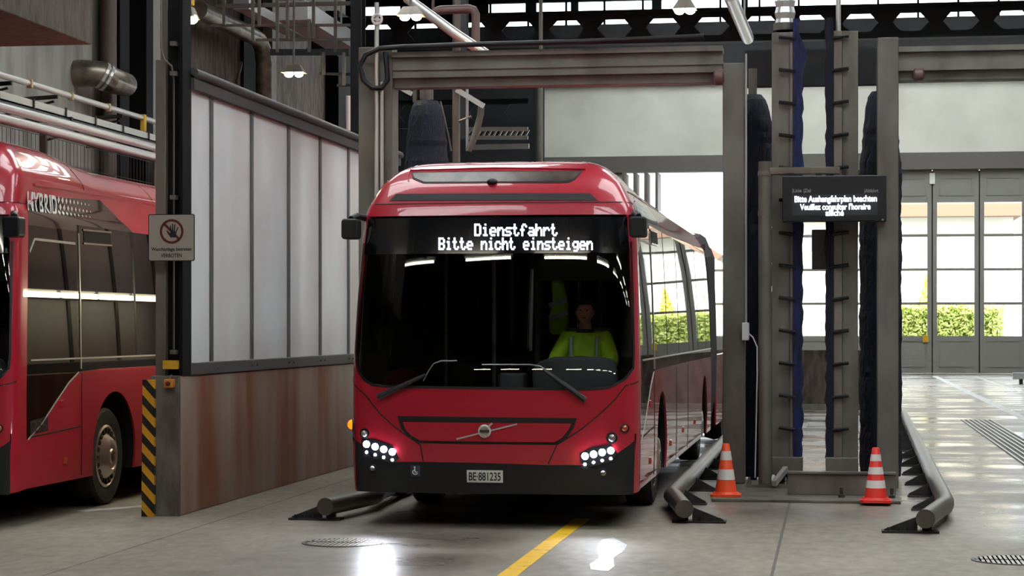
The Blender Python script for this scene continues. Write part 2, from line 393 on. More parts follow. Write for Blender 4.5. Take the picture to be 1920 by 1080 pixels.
for zr, ysets, xsets in ((8.8, ((9, 12.5), (16.5, 20), (24, 27.5), (31.5, 35)), ((-8.8, -3.6), (-1.4, 6.5))), (16.3, ((46, 53), (57, 64), (68, 77)), ((-9, 0), (2, 11)))):  # unseen roof lights, added to bring daylight onto the hall and far wall
    for y0, y1 in ysets:
        for x0, x1 in xsets:
            k += 1
            m = MB(); nb = int((y1 - y0) / .85) + 1
            for i in range(nb): m.box(x0, x1, y0 + (y1 - y0 - .06) * i / (nb - 1), y0 + .06 + (y1 - y0 - .06) * i / (nb - 1), zr + .02, zr + .15)
            s_ = struct('window_%d' % (k + 1), m, M['darksteel'], label='added unseen roof light number %d overhead with dark bars' % k, cat='window')
            struct('window_glass', MB().box(x0, x1, y0, y1, zr + .16, zr + .18), M['roofglass'], s_)


# ---------------------------------------------------------------- folding doors in the far wall
def leaf(root, x0, x1, y, glazed=True, tagd=None):
    fr = MB(); st = .16
    zs = [0.05, 1.45, 2.86, 4.28, 5.7, 6.45, 7.66]
    z_p = (at(1800, 630, YF).z, at(1800, 569, YF).z, at(1800, 505, YF).z, at(1800, 441, YF).z, at(1800, 379, YF).z)
    fr.box(x0, x0 + st, y - .06, y + .06, .01, 7.745); fr.box(x1 - st, x1, y - .06, y + .06, .01, 7.745)
    fr.box(x0, x1, y - .05, y + .05, .01, z_p[0]); fr.box(x0, x1, y - .05, y + .05, z_p[4], 7.745)
    for z in z_p[1:4]: fr.box(x0, x1, y - .05, y + .05, z - .05, z + .05)
    for za, zb in ((.25, z_p[0] - .2), (z_p[4] + .25, 7.4)):
        for a, b, c, d in ((x0 + st + .08, x1 - st - .08, za, za + .03), (x0 + st + .08, x1 - st - .08, zb, zb + .03)): fr.box(a, b, y - .07, y, c, d)
        fr.box(x0 + st + .08, x0 + st + .11, y - .07, y, za, zb); fr.box(x1 - st - .11, x1 - st - .08, y - .07, y, za, zb)
    lf = struct('door_leaf', fr, M['door_grey'], root)
    for i in range(4):
        struct('window_pane', MB().box(x0 + st, x1 - st, y - .01, y + .01, z_p[i] + .03, z_p[i + 1] - .03), M['clear'], lf)
    return lf
d1 = thing('door_1', 'open grey folding door behind the red bus', 'door', (-6, YF, 0)); d1['kind'] = 'structure'
for i in range(4):
    x = -7.9 + i * .42
    struct('door_leaf', MB().box(x, x + .1, YF - 1.6, YF + .1, .05, 7.66), M['lintel'], d1)
d2 = thing('door_2', 'grey glazed folding door on the right of the far wall', 'door', (3, YF, 0)); d2['kind'] = 'structure'
for i in range(7):
    x0 = at(1748, 600, YF).x + (i - 4) * 1.752
    leaf(d2, x0 + .02, x0 + 1.732, YF + .1)
    struct('door_seal', MB().box(x0 - .09, x0 + .09, YF + .17, YF + .2, .01, 7.7), M['darksteel'], d2)
m = MB()
x0 = at(1748, 600, YF).x; m.box(x0 - .1, x0 + .1, YF - .02, YF + .02, 7.2, 7.62)
struct('latch_plate', m, M['white'], d2)
m = MB(); a = at(1735, 634, YF); m.box(a.x - .1, a.x + .12, YF - .02, YF + .03, a.z - .16, a.z + .1)
struct('sticker', m, M['yellow'], d2)
# low divider wall far inside the island
m = MB(); a, b = at(1440, 768, 44.8), at(1650, 768, 44.8); m.box(a.x, b.x, 44.8, 45.2, 0, 1.27)
struct('wall_island', m, M['concrete_dark'], label='low dark wall seen between the brush columns', cat='wall', bevel=.01)
struct('baseboard_island', MB().box(a.x, b.x, 44.55, 44.8, 0, .12), M['concrete_light'], label='pale kerb at the foot of the low dark wall', cat='kerb')

# ---------------------------------------------------------------- outside: hedge, tree, house
def leaves(n, boxf, size):
    m = MB()
    for _ in range(n):
        c = Vector(boxf()); a = Vector((random.uniform(-1, 1), random.uniform(-1, 1), random.uniform(-1, 1))).normalized(); b = a.orthogonal().normalized()
        s_ = size * random.uniform(.6, 1.3)
        m.add([c - a * s_, c + b * s_ * .5, c + a * s_, c - b * s_ * .5], [(0, 1, 2, 3)])
    return m
YH = 97.0
xa, xb = at(1640, 600, YH).x, at(1880, 600, YH).x; zt = at(1700, 571, YH).z
h = leaves(7000, lambda: (random.uniform(xa, xb), YH - random.uniform(0, .5), random.uniform(0.1, zt)), .12)
hg = thing('hedge', 'sunlit yellow green hedge outside the far door', 'hedge', ((xa + xb) / 2, YH, 0))
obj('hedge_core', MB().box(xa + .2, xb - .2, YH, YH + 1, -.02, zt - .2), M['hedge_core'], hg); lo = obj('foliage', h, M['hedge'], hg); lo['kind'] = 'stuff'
tcx = at(1738, 560, YH + 3); tr = thing('tree', 'small yellow tree rising behind the hedge', 'tree', (tcx.x, YH + 3, 0))
obj('trunk', MB().tube([(tcx.x, YH + 3, -.02), (tcx.x + .05, YH + 3, 2.6)], [.12, .07], 8), M['bark'], tr)
def crown():
    t = random.random(); r = (1 - t) * .85 * math.sqrt(random.random()); p = random.uniform(0, 6.28)
    return (tcx.x + r * math.cos(p), YH + 3 + r * math.sin(p), 1.6 + t * 2.6)
lo = obj('foliage', leaves(1500, crown, .11), M['tree'], tr); lo['kind'] = 'stuff'
YHo = 116.0
hs = thing('house', 'pale house with brown eaves beyond the hedge', 'house', (5, YHo, 0))
xa, xb = at(1452, 500, YHo).x, at(1900, 500, YHo).x
ze = at(1700, 408, YHo).z
obj('wall', MB().box(xa, xb, YHo, YHo + 8, -.02, ze + .3), M['house'], hs)
rf = MB(); rf.prism([(YHo - 1.2, ze), (YHo - 1.2, ze + .65), (YHo + 4, ze + 4.2), (YHo + 9.2, ze + .65), (YHo + 9.2, ze)], xa - .8, xb + .4, 'yz')
obj('roof', rf, M['houseroof'], hs)
for u0, u1, v0, v1 in ((1786, 1800, 546, 564), (1814, 1828, 546, 564), (1786, 1803, 448, 500), (1815, 1826, 448, 500), (1510, 1545, 440, 470), (1700, 1720, 448, 500)):
    a, b = at(u0, v1, YHo), at(u1, v0, YHo)
    f = obj('window', MB().box(a.x, b.x, YHo - .06, YHo, a.z, b.z), M['housewin'], hs)
    obj('window_bar', MB().box((a.x + b.x) / 2 - .04, (a.x + b.x) / 2 + .04, YHo - .1, YHo - .06, a.z, b.z), M['white'], f)

# ================================================================ BUS
PLAN0 = [(0, 0), (.4, .007), (.8, .026), (1.0, .046), (1.14, .075), (1.225, .115), (1.262, .175), (1.278, .26)]
def cat(pts, n=8):
    out = []
    for i in range(len(pts) - 1):
        p0 = pts[i - 1] if i else (-pts[1][0], pts[1][1]); p1, p2 = pts[i], pts[i + 1]; p3 = pts[i + 2] if i + 2 < len(pts) else (1.278, .4)
        for k in range(n):
            t = k / n
            out.append(tuple(.5 * (2 * p1[j] + (p2[j] - p0[j]) * t + (2 * p0[j] - 5 * p1[j] + 4 * p2[j] - p3[j]) * t * t + (3 * p1[j] - p0[j] - 3 * p2[j] + p3[j]) * t ** 3) for j in (0, 1)))
    return out + [pts[-1]]
PL = cat(PLAN0); SL = [0]
for i in range(1, len(PL)): SL.append(SL[-1] + math.dist(PL[i], PL[i - 1]))
L0 = SL[-1]
def interp(t, xs, ys):
    if t <= xs[0]: return ys[0]
    for i in range(1, len(xs)):
        if t <= xs[i]:
            k = (t - xs[i - 1]) / (xs[i] - xs[i - 1]); return ys[i - 1] + k * (ys[i] - ys[i - 1])
    return ys[-1]
WZ = ([.25, .6, 1.4, 2.0, 2.5, 2.72, 2.78, 2.84, 2.95, 3.04, 3.15, 3.22, 3.26, 3.28], [.99, 1, 1, .985, .965, .952, .945, .925, .885, .845, .765, .68, .57, .35])
LZ = ([.25, .6, 1.2, 1.5, 1.8, 2.1, 2.4, 2.72, 2.84, 2.95, 3.04, 3.15, 3.22, 3.26, 3.28], [.03, 0, .0, .018, .052, .1, .155, .22, .26, .32, .38, .5, .65, .85, 1.2])
def sm(t): t = max(0, min(1, t)); return t * t * (3 - 2 * t)
def plan(s):
    a = abs(s)
    if a >= L0: x, y = 1.278, .26 + a - L0
    else: x, y = interp(a, SL, [p[0] for p in PL]), interp(a, SL, [p[1] for p in PL])
    return math.copysign(x, s), y
KZ = [0.0]
def S0(s, z):
    x, y = plan(s); yy = y + interp(z, *LZ) * max(0, 1 - y / 3.0)
    zz = z - .13 * sm((yy - 1.5) / 1.5) * max(0, min(1, (z - 2.98) / .3))
    if KZ[0] and z > 2.84: zz += KZ[0] * (z - 2.84) / .44
    return Vector((x * (interp(z, *WZ) + (KZ[0] * .3 * min(1, (z - 2.84) / .2) if z > 2.84 else 0)), yy, zz))
def S(s, z, off=0):
    p = S0(s, z)
    if off:
        e = .012; n = (S0(s + e, z) - S0(s - e, z)).cross(S0(s, z + e) - S0(s, z - e)).normalized()
        p = p + n * off
    return p
def s_of_x(x, z):
    a = min(abs(x) / interp(z, *WZ), 1.2749); return math.copysign(interp(a, [p[0] for p in PL], SL), x)
def sy(y): return L0 + y - .26
BX, BY = -2.935, 17.85
def fp(u, v):
    """picture point on the front of the wash-bay bus -> (s, z)"""
    Y = BY
    for _ in range(5):
        p = at(u, v, Y); x, z = p.x - BX, p.z; s = s_of_x(x, z); Y = BY + S0(s, z).y
    return s, z
SC_CUTS = [i * .055 for i in range(-32, 33)] + [sg * (L0 + .4 + i * .55) for i in range(34) for sg in (1, -1)]
ZC_CUTS = [.3 + i * .16 for i in range(15)] + [2.72, 2.76, 2.8, 2.84, 2.88, 2.92, 2.96, 3.0, 3.04, 3.08, 3.12, 3.16, 3.2, 3.23, 3.25, 3.265, 3.275]
def patch(name, poly, mt, parent, off=0, thick=.02, mul=1):
    bm = bmesh.new(); bm.faces.new([bm.verts.new((q[0], 0, q[1])) for q in poly])
    s0, s1 = min(q[0] for q in poly), max(q[0] for q in poly); z0, z1 = min(q[1] for q in poly), max(q[1] for q in poly)
    for c in SC_CUTS:
        if s0 + 1e-4 < c < s1 - 1e-4: bmesh.ops.bisect_plane(bm, geom=bm.verts[:] + bm.edges[:] + bm.faces[:], dist=1e-5, plane_co=(c, 0, 0), plane_no=(1, 0, 0))
    for c in ZC_CUTS:
        if z0 + 1e-4 < c < z1 - 1e-4: bmesh.ops.bisect_plane(bm, geom=bm.verts[:] + bm.edges[:] + bm.faces[:], dist=1e-5, plane_co=(0, 0, c), plane_no=(0, 0, 1))
    bmesh.ops.triangulate(bm, faces=[f for f in bm.faces if len(f.verts) > 4])
    for v in bm.verts: v.co = S(v.co.x, v.co.z, off)
    bmesh.ops.recalc_face_normals(bm, faces=bm.faces)
    # make the outside face outward
    tot = sum(1 if f.normal.dot(Vector((f.calc_center_median().x, f.calc_center_median().y - 6, 0))) > 0 else -1 for f in bm.faces)
    if tot < 0: bmesh.ops.reverse_faces(bm, faces=bm.faces)
    for f in bm.faces: f.smooth = True
    me = bpy.data.meshes.new(name); bm.to_mesh(me); bm.free()
    o = link(name, me, mt, parent)
    if thick:
        md = o.modifiers.new('solid', 'SOLIDIFY'); md.thickness = thick; md.offset = -1
        es = o.modifiers.new('split', 'EDGE_SPLIT'); es.split_angle = math.radians(50)
    return o
def ribbon(name, pts, wd_, mt, parent, off=.004, thick=.004):
    mbm = MB(); P = []
    for i in range(len(pts) - 1):
        a, b = Vector(pts[i]), Vector(pts[i + 1]); n = max(1, int((b - a).length / .06))
        for k in range(n): P.append(a + (b - a) * k / n)
    P.append(Vector(pts[-1])); vs = []
    for i, q in enumerate(P):
        d = (P[min(i + 1, len(P) - 1)] - P[max(i - 1, 0)]).normalized(); nn = Vector((-d.y, d.x)) * wd_ / 2
        vs += [S(*(q + nn), off), S(*(q - nn), off), S(*(q + nn), off - thick - .002), S(*(q - nn), off - thick - .002)]
    fs = []
    for i in range(len(P) - 1):
        a = 4 * i; b = a + 4; fs += [(a, b, b + 1, a + 1), (a, a + 2, b + 2, b), (a + 1, b + 1, b + 3, a + 3)]
    mbm.add(vs, fs)
    return obj(name, mbm, mt, parent)
def onsurf(s, z, off=0):
    p = S(s, z, off); n = (S(s, z, .1) - S(s, z)).normalized(); return p, n
F5 = {'D': "11110 10001 10001 10001 10001 10001 11110", 'B': "11110 10001 10001 11110 10001 10001 11110", 'i': "00100 00000 01100 00100 00100 00100 01110",
      'e': "00000 00000 01110 10001 11111 10000 01110", 'n': "00000 00000 10110 11001 10001 10001 10001", 's': "00000 00000 01111 10000 01110 00001 11110",
      't': "01000 01000 11100 01000 01000 01001 00110", 'f': "00110 01001 01000 11100 01000 01000 01000", 'a': "00000 00000 01110 00001 01111 10001 01111",
      'h': "10000 10000 10110 11001 10001 10001 10001", 'r': "00000 00000 10110 11001 10000 10000 10000", 'c': "00000 00000 01110 10001 10000 10001 01110",
      'g': "00000 00000 01111 10001 10001 01111 00001 01110", ' ': ""}
def ledtext(name, txt, u0, v0, u1, v1, parent, mt):
    m = MB(); n = len(txt); pw = (u1 - u0) / (n * 6 - 1); ph = (v1 - v0) / 7
    for i, ch in enumerate(txt):
        for r, row in enumerate(F5[ch].split()):
            for c, b in enumerate(row):
                if b == '1':
                    ua = u0 + (i * 6 + c) * pw; va = v0 + r * ph; q = []
                    for du, dv in ((-.12, 0.02), (1.22, 0.02), (1.22, .98), (-.12, .98)): q.append(S(*fp(ua + du * pw, va + dv * ph), .012))
                    m.add(q, [(0, 1, 2, 3)])
    return obj(name, m, mt, parent)
def rounded(s0, s1, z0, z1, r, n=5):
    out = []
    for cx, cz, a0 in ((s1 - r, z1 - r, 0), (s0 + r, z1 - r, 90), (s0 + r, z0 + r, 180), (s1 - r, z0 + r, 270)):
        for k in range(n + 1):
            a = math.radians(a0 + 90 * k / n); out.append((cx + r * math.cos(a), cz + r * math.sin(a)))
    return out
def arch(yc, zc, r, n=26):
    a0 = math.asin((.33 - zc) / r)
    return [(yc - r * math.cos(t), zc + r * math.sin(t)) for t in [a0 + (math.pi - 2 * a0) * k / n for k in range(n + 1)]]

def make_bus(main, label, loc, fleet):
    KZ[0] = 0.0
    B = thing('articulated_bus', label, 'bus', (0, 0, 0))
    FS = sy(.42); FB = sy(.13)
    # ---- front
    wsb = [fp(*q) for q in ((1190, 660), (1187, 690), (1170, 712), (1140, 727), (1100, 730), (930, 728), (740, 725), (700, 722), (683, 712), (671, 694), (668, 660))]
    sw = abs(wsb[0][0]) * .5 + abs(wsb[-1][0]) * .5; sw = max(sw, s_of_x(1.225, 1.6))
    wsb = [(sw, wsb[0][1])] + wsb[1:-1] + [(-sw, wsb[-1][1])]
    swt = sw - .02
    zm = 2.40
    patch('windshield', [(-sw, wsb[-1][1])] + [(-swt, zm), (swt, zm)] + wsb, M['glass'], B, 0, .008)
    dd = patch('destination_panel', [(-swt, zm), (-swt + .012, 2.72), (swt - .012, 2.72), (swt, zm)], M['black_gloss'], B, 0, .008)
    black_l = [(-FB, .84)] + [fp(*q) for q in ((664, 822), (690, 840), (738, 866), (793, 866), (900, 868), (1030, 872), (1100, 872))] + [fp(*q) for q in ((1140, 862), (1165, 845), (1190, 826))] + [(FB, .83)]
    fpoly = [(-FS, 2.74), (-swt + .012, 2.74), (-swt, zm), (-sw, wsb[-1][1])] + wsb[::-1][1:-1] + [(sw, wsb[0][1]), (swt, zm), (swt - .012, 2.74), (FS, 2.74), (FS, .83)] + black_l[::-1] + [(-FS, .83)]
    patch('front_panel', fpoly, M['red'], B)
    patch('bumper', [(-FB, .3), (FB, .3)] + black_l[::-1], M['black'], B, -.004)
    patch('visor', [(-FS, 2.74), (FS, 2.74), (FS, 2.85), (-FS, 2.85)], M['red'], B)
    # windscreen rubber
    ribbon('windscreen_seal', [(-sw, 2.5)] + [(-sw, wsb[-1][1])] + wsb[::-1][1:-1] + [(sw, wsb[0][1]), (sw, 2.5)], .022, M['black'], B)
    # seams
    ribbon('panel_seam', [fp(*q) for q in ((661, 706), (685, 740), (712, 775), (740, 800), (760, 815), (788, 834), (794, 865))], .01, M['seam'], B)
    ribbon('panel_seam', [fp(*q) for q in ((1197, 715), (1173, 723), (1150, 752), (1118, 782), (1090, 805), (1044, 834), (1028, 870))], .01, M['seam'], B)
    # grille
    gp = [fp(*q) for q in ((745, 780), (1082, 784), (1075, 803), (1062, 823), (1044, 834), (910, 833), (785, 831), (766, 820), (752, 803))]
    gv = patch('grille', gp, M['seam'], B, .004, .01)
    gi = [fp(*q) for q in ((756, 791), (1072, 794), (1066, 806), (1054, 821), (1040, 829), (910, 828), (788, 826), (770, 815), (760, 803))]
    patch('grille_panel', gi, M['red'], gv, .016, .016)
    # emblem: ring with arrow on a slanted bar
    c_, n_ = onsurf(*fp(910, 808), .03)
    em = obj('emblem', MB().lathe([(.054, 0), (.058, .012), (.042, .018), (.040, .006)], c_, 24, n_), M['emblem'], B, True)
    pa, pb = S(*fp(857, 823), .022), S(*fp(970, 795), .022)
    obj('emblem_bar', MB().bar(pa, pb, .008, .014), M['emblem'], em)
    pa, pb = S(*fp(917, 800), .04), S(*fp(924, 793), .04)
    obj('emblem_arrow', MB().bar(pa, pb, .012, .016), M['emblem'], em)
    pa, pb = S(*fp(901, 808), .045), S(*fp(919, 808), .045)
    obj('emblem_band', MB().bar(pa, pb, .006, .022), M['iron'], em)
    # roof cowl (the parked bus carries the taller one)
    KZ[0] = 0.0 if main else .20
    zt = 3.28; RL = 11.1
    q = [(-sy(RL), 3.0), (-sy(1.2), 2.96), (-FS, 2.85), (FS, 2.85), (sy(1.2), 2.96), (sy(RL), 3.0), (sy(RL), zt), (-sy(RL), zt)]
    cw = patch('roof_cowl', q, M['red'], B, 0, .02)
    m = MB(); ys = [1.0, 1.3, 1.7, 2.1, 2.5, 2.9, 3.4, 5, 7, 9, RL + .1]; hw = .46; vs = []
    m = MB()
    top = [S0(s * .05, zt) for s in range(-26, 27)]
    vs = []
    ring = []
    smax = sy(RL)
    ss = [0, .15, .3, .5, .7, .9, 1.05, 1.15, 1.25, 1.3, L0, L0 + .3, L0 + .7, L0 + 1.1, L0 + 1.6, L0 + 2, L0 + 2.5, L0 + 4, L0 + 7, smax]
    for s in ss: vs += [S0(-s, zt), S0(s, zt)]
    m.add(vs, [(2 * i, 2 * i + 1, 2 * i + 3, 2 * i + 2) for i in range(len(ss) - 1)])
    obj('roof_top', m, M['red'], B, True)
    KZ[0] = 0.0
    vent = [fp(*q) for q in ((772, 323), (1092, 321), (1078, 337), (1065, 343), (794, 344), (774, 336))]
    vf = patch('roof_vent', vent, M['seam'], B, .004, .01)
    patch('vent_glass', [fp(*q) for q in ((774, 325), (1089, 323), (1076, 336), (1064, 341), (796, 342), (777, 334))], M['vent'], vf, .007, .003)
    slot = [fp(*q) for q in ((730, 377), (743, 364), (1106, 363), (1121, 376))]
    patch('air_slot', slot, M['seam'], B, .004, .01)
    ribbon('cowl_seam', [(-sy(1.0), 2.94), (-FS, 2.85)] + [(s * .1, 2.85) for s in range(-14, 15)] + [(FS, 2.85), (sy(1.0), 2.94)], .008, M['seam'], B)
    ribbon('cowl_edge', [fp(*q) for q in ((766, 340), (770, 320), (930, 316), (1097, 318))], .006, M['red'], B, .012, .01)
    c_, n_ = onsurf(*fp(923, 341), 0)
    obj('camera_bump', MB().sph(c_, (.05, .05, .03)), M['seam'], B, True)
    # ---- lamps
    for u, v, r, nm, mt in ((662, 796, .062, 'turn_signal', 'amber' if main else 'amber_off'), (684, 813, .045, 'position_lamp', 'lens'), (1171, 803, .04, 'turn_signal', 'amber_off'), (1147, 821, .05, 'position_lamp', 'lens'),
                            (699, 878, .036, 'fog_lamp', 'lens'), (1131, 887, .038, 'fog_lamp', 'lens')):
        c_, n_ = onsurf(*fp(u, v), -.004)
        lp = obj(nm, MB().lathe([(r, 0), (r, .016), (r * .78, .018), (r * .75, .006)], c_, 20, n_), M['black'], B, True)
        obj('lens', MB().sph(c_ + n_ * .012, r * .72, 14, 8), M[mt], lp, True)
    for sg, cu, cv, slope in ((-1, 712, 846, .30), (1, 1121, 856, -.22)):
        hp = [fp(cu + du, cv + dv + du * slope) for du, dv in ((-34, -14), (-10, -20), (24, -18), (36, 2), (26, 16), (-12, 16), (-32, 6))]
        hl = patch('headlight', hp, M['black_gloss'], B, .006, .012)
        for j in range(4):
            for row, rr in ((-6, .031), (9, .013)):
                du = -24 + j * 16; c_, n_ = onsurf(*fp(cu + du, cv + row + du * slope), .008)
                obj('led', MB().sph(c_, rr, 10, 6), M['head'] if main else M['lens'], hl, True)
        if main:
            ld = bpy.data.lights.new('headlight_beam', 'SPOT'); ld.energy = HEAD_W; ld.color = (.88, .93, 1); ld.spot_size = 1.5; ld.spot_blend = .8; ld.shadow_soft_size = .05
            lo_ = bpy.data.objects.new('headlight_beam', ld); COL.objects.link(lo_); lo_.parent = B
            c_, n_ = onsurf(*fp(cu, cv), .06); lo_.location = c_; lo_.rotation_euler = (math.radians(-80), 0, 0)
    # wheelchair badge
    bp_ = patch('access_badge', rounded(*[fp(770, 892)[0], fp(788, 892)[0], fp(779, 893)[1], fp(779, 873)[1]], .008), M['badge'], B, .003, .004)
    mm = MB(); c_ = S(*fp(779, 883), .008)
    mm.tube([c_ + Vector((.03 * math.cos(a), 0, -.012 + .024 * math.sin(a))) * .8 for a in [math.radians(100 + 26 * k) for k in range(10)]], .004, 6)
    mm.bar(c_ + Vector((-.005, 0, .024)), c_ + Vector((-.002, 0, -.008)), .007); mm.bar(c_ + Vector((-.002, 0, -.008)), c_ + Vector((.018, 0, -.01)), .007); mm.sph(c_ + Vector((-.006, 0, .033)), .007, 8, 6)
    obj('wheelchair_symbol', mm, M['white'], bp_)
    # plate
    a, b = fp(876, 904), fp(943, 882)
    pl = patch('number_plate', [(a[0], a[1]), (b[0], a[1]), (b[0], b[1]), (a[0], b[1])], M['plate'], B, .012, .01)
    pc = S((a[0] + b[0]) / 2, (a[1] + b[1]) / 2, .014)
    textmesh('plate_text', 'BE\u00b7881' + fleet, pc, (b[0] - a[0]) * .88, (b[1] - a[1]) * .68, M['ink'], pl, .003, '-y', .012)
    if main:
        ledtext('display_line', 'Dienstfahrt', 890, 420, 1045, 443, dd, M['led'])
        ledtext('display_line', 'Bitte nicht einsteigen', 823, 446, 1111, 469, dd, M['led'])
    # wipers
    for pts, rod in (([(712, 744), (760, 722), (800, 703)], [(795, 714), (806, 694), (815, 682), (828, 677), (858, 677)]),
                     ([(1098, 750), (1062, 724), (1020, 694)], [(1030, 700), (1014, 687), (995, 684), (905, 684)])):
        wp = obj('wiper', MB().tube([S(*fp(*q), .045) for q in pts], [.028, .022, .015], 8), M['black'], B, True)
        obj('wiper_blade', MB().tube([S(*fp(*q), .03) for q in rod], .007, 6), M['pole_rail'], wp, True)
    # mirrors
    for sg in (-1, 1):
        mc = Vector((sg * 1.275, .13, 2.63))
        mr = obj('mirror', MB().prism(rounded(-.075, .075, -.10, .08, .03), mc.y - .06, mc.y + .1, 'xz'), M['black'], B, False, .015)
        for v in mr.data.vertices: v.co.x += mc.x; v.co.z += mc.z
        obj('mirror_glass', MB().box(mc.x - .06, mc.x + .06, mc.y + .1, mc.y + .105, mc.z - .09, mc.z + .07), M['chrome'], mr)
        obj('mirror_arm', MB().tube([S(sg * (L0 - .1), 2.73, .0), (sg * 1.24, .22, 2.74), mc + Vector((0, .02, .08))], .03, 10), M['black'], mr, True)
    # ---- sides
    KZ[0] = 0.0 if main else .20
    for sg in (-1, 1):
        def sd_(name, poly, mt, off=0, thick=.02, par=B):
            return patch(name, [(sg * sy(y), z) for y, z in poly], mt, par, off, thick)
        low = [(.13, .31), (.42, .33)] + arch(2.7, .5, .62) + arch(9.6, .5, .62) + [(11.1, .33), (11.1, 1.35), (2.3, 1.35), (1.75, 1.33), (1.45, 1.24), (1.1, 1.06), (.8, .9), (.42, .76), (.42, .83), (.13, .83)]
        sd_('side_panel', low, M['red'])
        sd_('driver_window' if sg > 0 else 'door_window', [(.42, .76), (.8, .9), (1.1, 1.06), (1.45, 1.24), (1.75, 1.33), (1.75, 2.66), (.42, 2.66)], M['side_glass'], 0, .006)
        sd_('sill_band', [(1.75, 1.33), (2.3, 1.35), (11.1, 1.35), (11.1, 1.46), (1.75, 1.46)], M['black_gloss'])
        fx = [1.75, 3.35, 5.0, 6.65, 8.3, 9.95, 11.1]
        for a, b in zip(fx, fx[1:]):
            sd_('side_window', [(a + .03, 1.46), (b - .03, 1.46), (b - .03, 2.72), (a + .03, 2.72)], M['side_glass'], 0, .006)
            sd_('window_pillar', [(a - .03, 1.46), (a + .03, 1.46), (a + .03, 2.72), (a - .03, 2.72)], M['pillar'], .001, .01)
        sd_('glazed_band', [(.42, 2.66), (1.72, 2.66), (1.72, 2.72), (3.4, 2.72), (3.0, 2.86), (2.5, 2.95), (1.2, 2.92), (.55, 2.88), (.42, 2.83)], M['black_gloss'], 0, .02)
        sd_('cantrail', [(.42, 2.83), (.55, 2.88), (1.2, 2.92), (2.5, 2.95), (3.0, 2.86), (3.4, 2.72), (11.1, 2.72), (11.1, 3.0), (1.2, 2.96), (.42, 2.85)], M['red'])
        rib = lambda nm, pts, wd, mt, off=.004: ribbon(nm, [(sg * sy(y), z) for y, z in pts], wd, mt, B, off)
        rib('window_trim', [(.45, .76), (.8, .9), (1.1, 1.06), (1.45, 1.24), (1.7, 1.33)], .014, M['trim'])
        rib('sill_trim', [(.5, 1.46), (11.0, 1.46)], .016, M['trim'], .006)
        rib('window_trim', [(.46, 2.42), (.58, 2.54), (1.65, 2.54)], .022, M['trim'])
        rib('pillar_trim', [(1.75, 1.36), (1.75, 2.64)], .022, M['trim'], .008)
        rib('panel_seam', [(1.78, .36), (1.78, 1.32)], .01, M['seam']); rib('panel_seam', [(.5, .78), (1.78, .82)], .012, M['seam'])
        rib('panel_seam', [(4.6, .36), (4.6, 1.32)], .008, M['seam']); rib('panel_seam', [(6.4, .36), (6.4, 1.32)], .008, M['seam'])
        sd_('window_vent', [(1.9, 2.56), (2.7, 2.57), (2.7, 2.68), (1.9, 2.67)], M['pillar'], .004, .003)
        rib('vent_rail', [(1.88, 2.68), (2.72, 2.69)], .016, M['chrome'], .008); rib('vent_rail', [(1.88, 2.55), (2.72, 2.56)], .016, M['chrome'], .008)
        rib('roof_seam', [(2.05, 2.98), (1.95, 3.1), (1.8, 3.24)], .012, M['seam'])
        rib('roof_seam', [(4.2, 2.98), (4.2, 3.24)], .012, M['seam'])
        rib('drip_rail', [(.6, 2.975), (1.2, 2.985), (11.0, 3.01)], .02, M['red'], .012)
        for yy, zz, mt in ((1.35, .52, 'amber_off'), (1.25, 1.05, 'red'), (3.8, .55, 'amber_off'), (5.6, .6, 'amber_off'), (7.6, .6, 'amber_off')):
            c_, n_ = onsurf(sg * sy(yy), zz, 0)
            obj('side_marker', MB().box(c_.x - .012, c_.x + .014, c_.y - .04, c_.y + .04, c_.z - .03, c_.z + .03), M[mt], B, False, .004)
        if sg > 0:
            # lettering on the driver side
            c_ = S(sy(1.0), 2.79, .008)
            t = textmesh('hybrid_lettering', 'HYBRID', (0, 0, 0), .8, .135, M['white'], B, .003, '+x', .018)
            for v in t.data.vertices: v.co = S(sy(.82 + v.co.y), 2.86 + v.co.z, .003 + v.co.x)
            md = MB()
            for j in range(9):
                for r_ in range(3):
                    y0 = 1.27 + j * .11 + (r_ % 2) * .05; rr = .036 * (1 - j / 12)
                    qs = [S(sy(y0 + rr * dx), 2.815 + r_ * .045 + rr * dz * .7, .004) for dx, dz in ((-1, 0), (0, 1), (1, 0), (0, -1))]
                    md.add(qs, [(0, 1, 2, 3)])
            obj('dot_pattern', md, M['white'], B)
            if not main:
                sd_('fleet_sticker', [(.5, .80), (.92, .82), (.92, .95), (.5, .92)], M['seam'], .003, .003)
                t = textmesh('fleet_number', '236', (0, 0, 0), .34, .1, M['fleet'], B, .002, '+x')
                for v in t.data.vertices: v.co = S(sy(.71 + v.co.y), .873 + v.co.z, .005 + v.co.x)
        # wheels
        for yw in (2.7, 9.6):
            wc = Vector((sg * 1.2, yw, .48)); ax = (sg, 0, 0)
            wh = obj('wheel', MB().lathe([(.30, -.26), (.44, -.27), (.475, -.24), (.48, -.13), (.478, -.03), (.45, -.002), (.36, 0), (.31, -.02), (.30, -.06)], wc, 40, ax), M['rubber'], B, True)
            hb = obj('hub', MB().lathe([(.305, -.05), (.31, -.012), (.29, .0), (.255, -.035), (.235, -.03), (.17, .045), (.13, .055), (.12, .045), (.075, .045), (.065, .058), (.01, .06)], wc, 40, ax), M['rim'], wh, True)
            mm = MB()
            for j in range(20):
                t = 2 * math.pi * j / 20; xq = wc.x - sg * .012; mm.bar((xq, wc.y + .225 * math.cos(t), wc.z + .225 * math.sin(t)), (xq, wc.y + .275 * math.cos(t), wc.z + .275 * math.sin(t)), .035, .025, (1, 0, 0))
            mm.lathe([(.05, .055), (.05, .063), (.03, .065)], wc, 20, ax)
            obj('hub_slots', mm, M['iron'], wh, True)
            aw = MB(); n = 14; vs = []
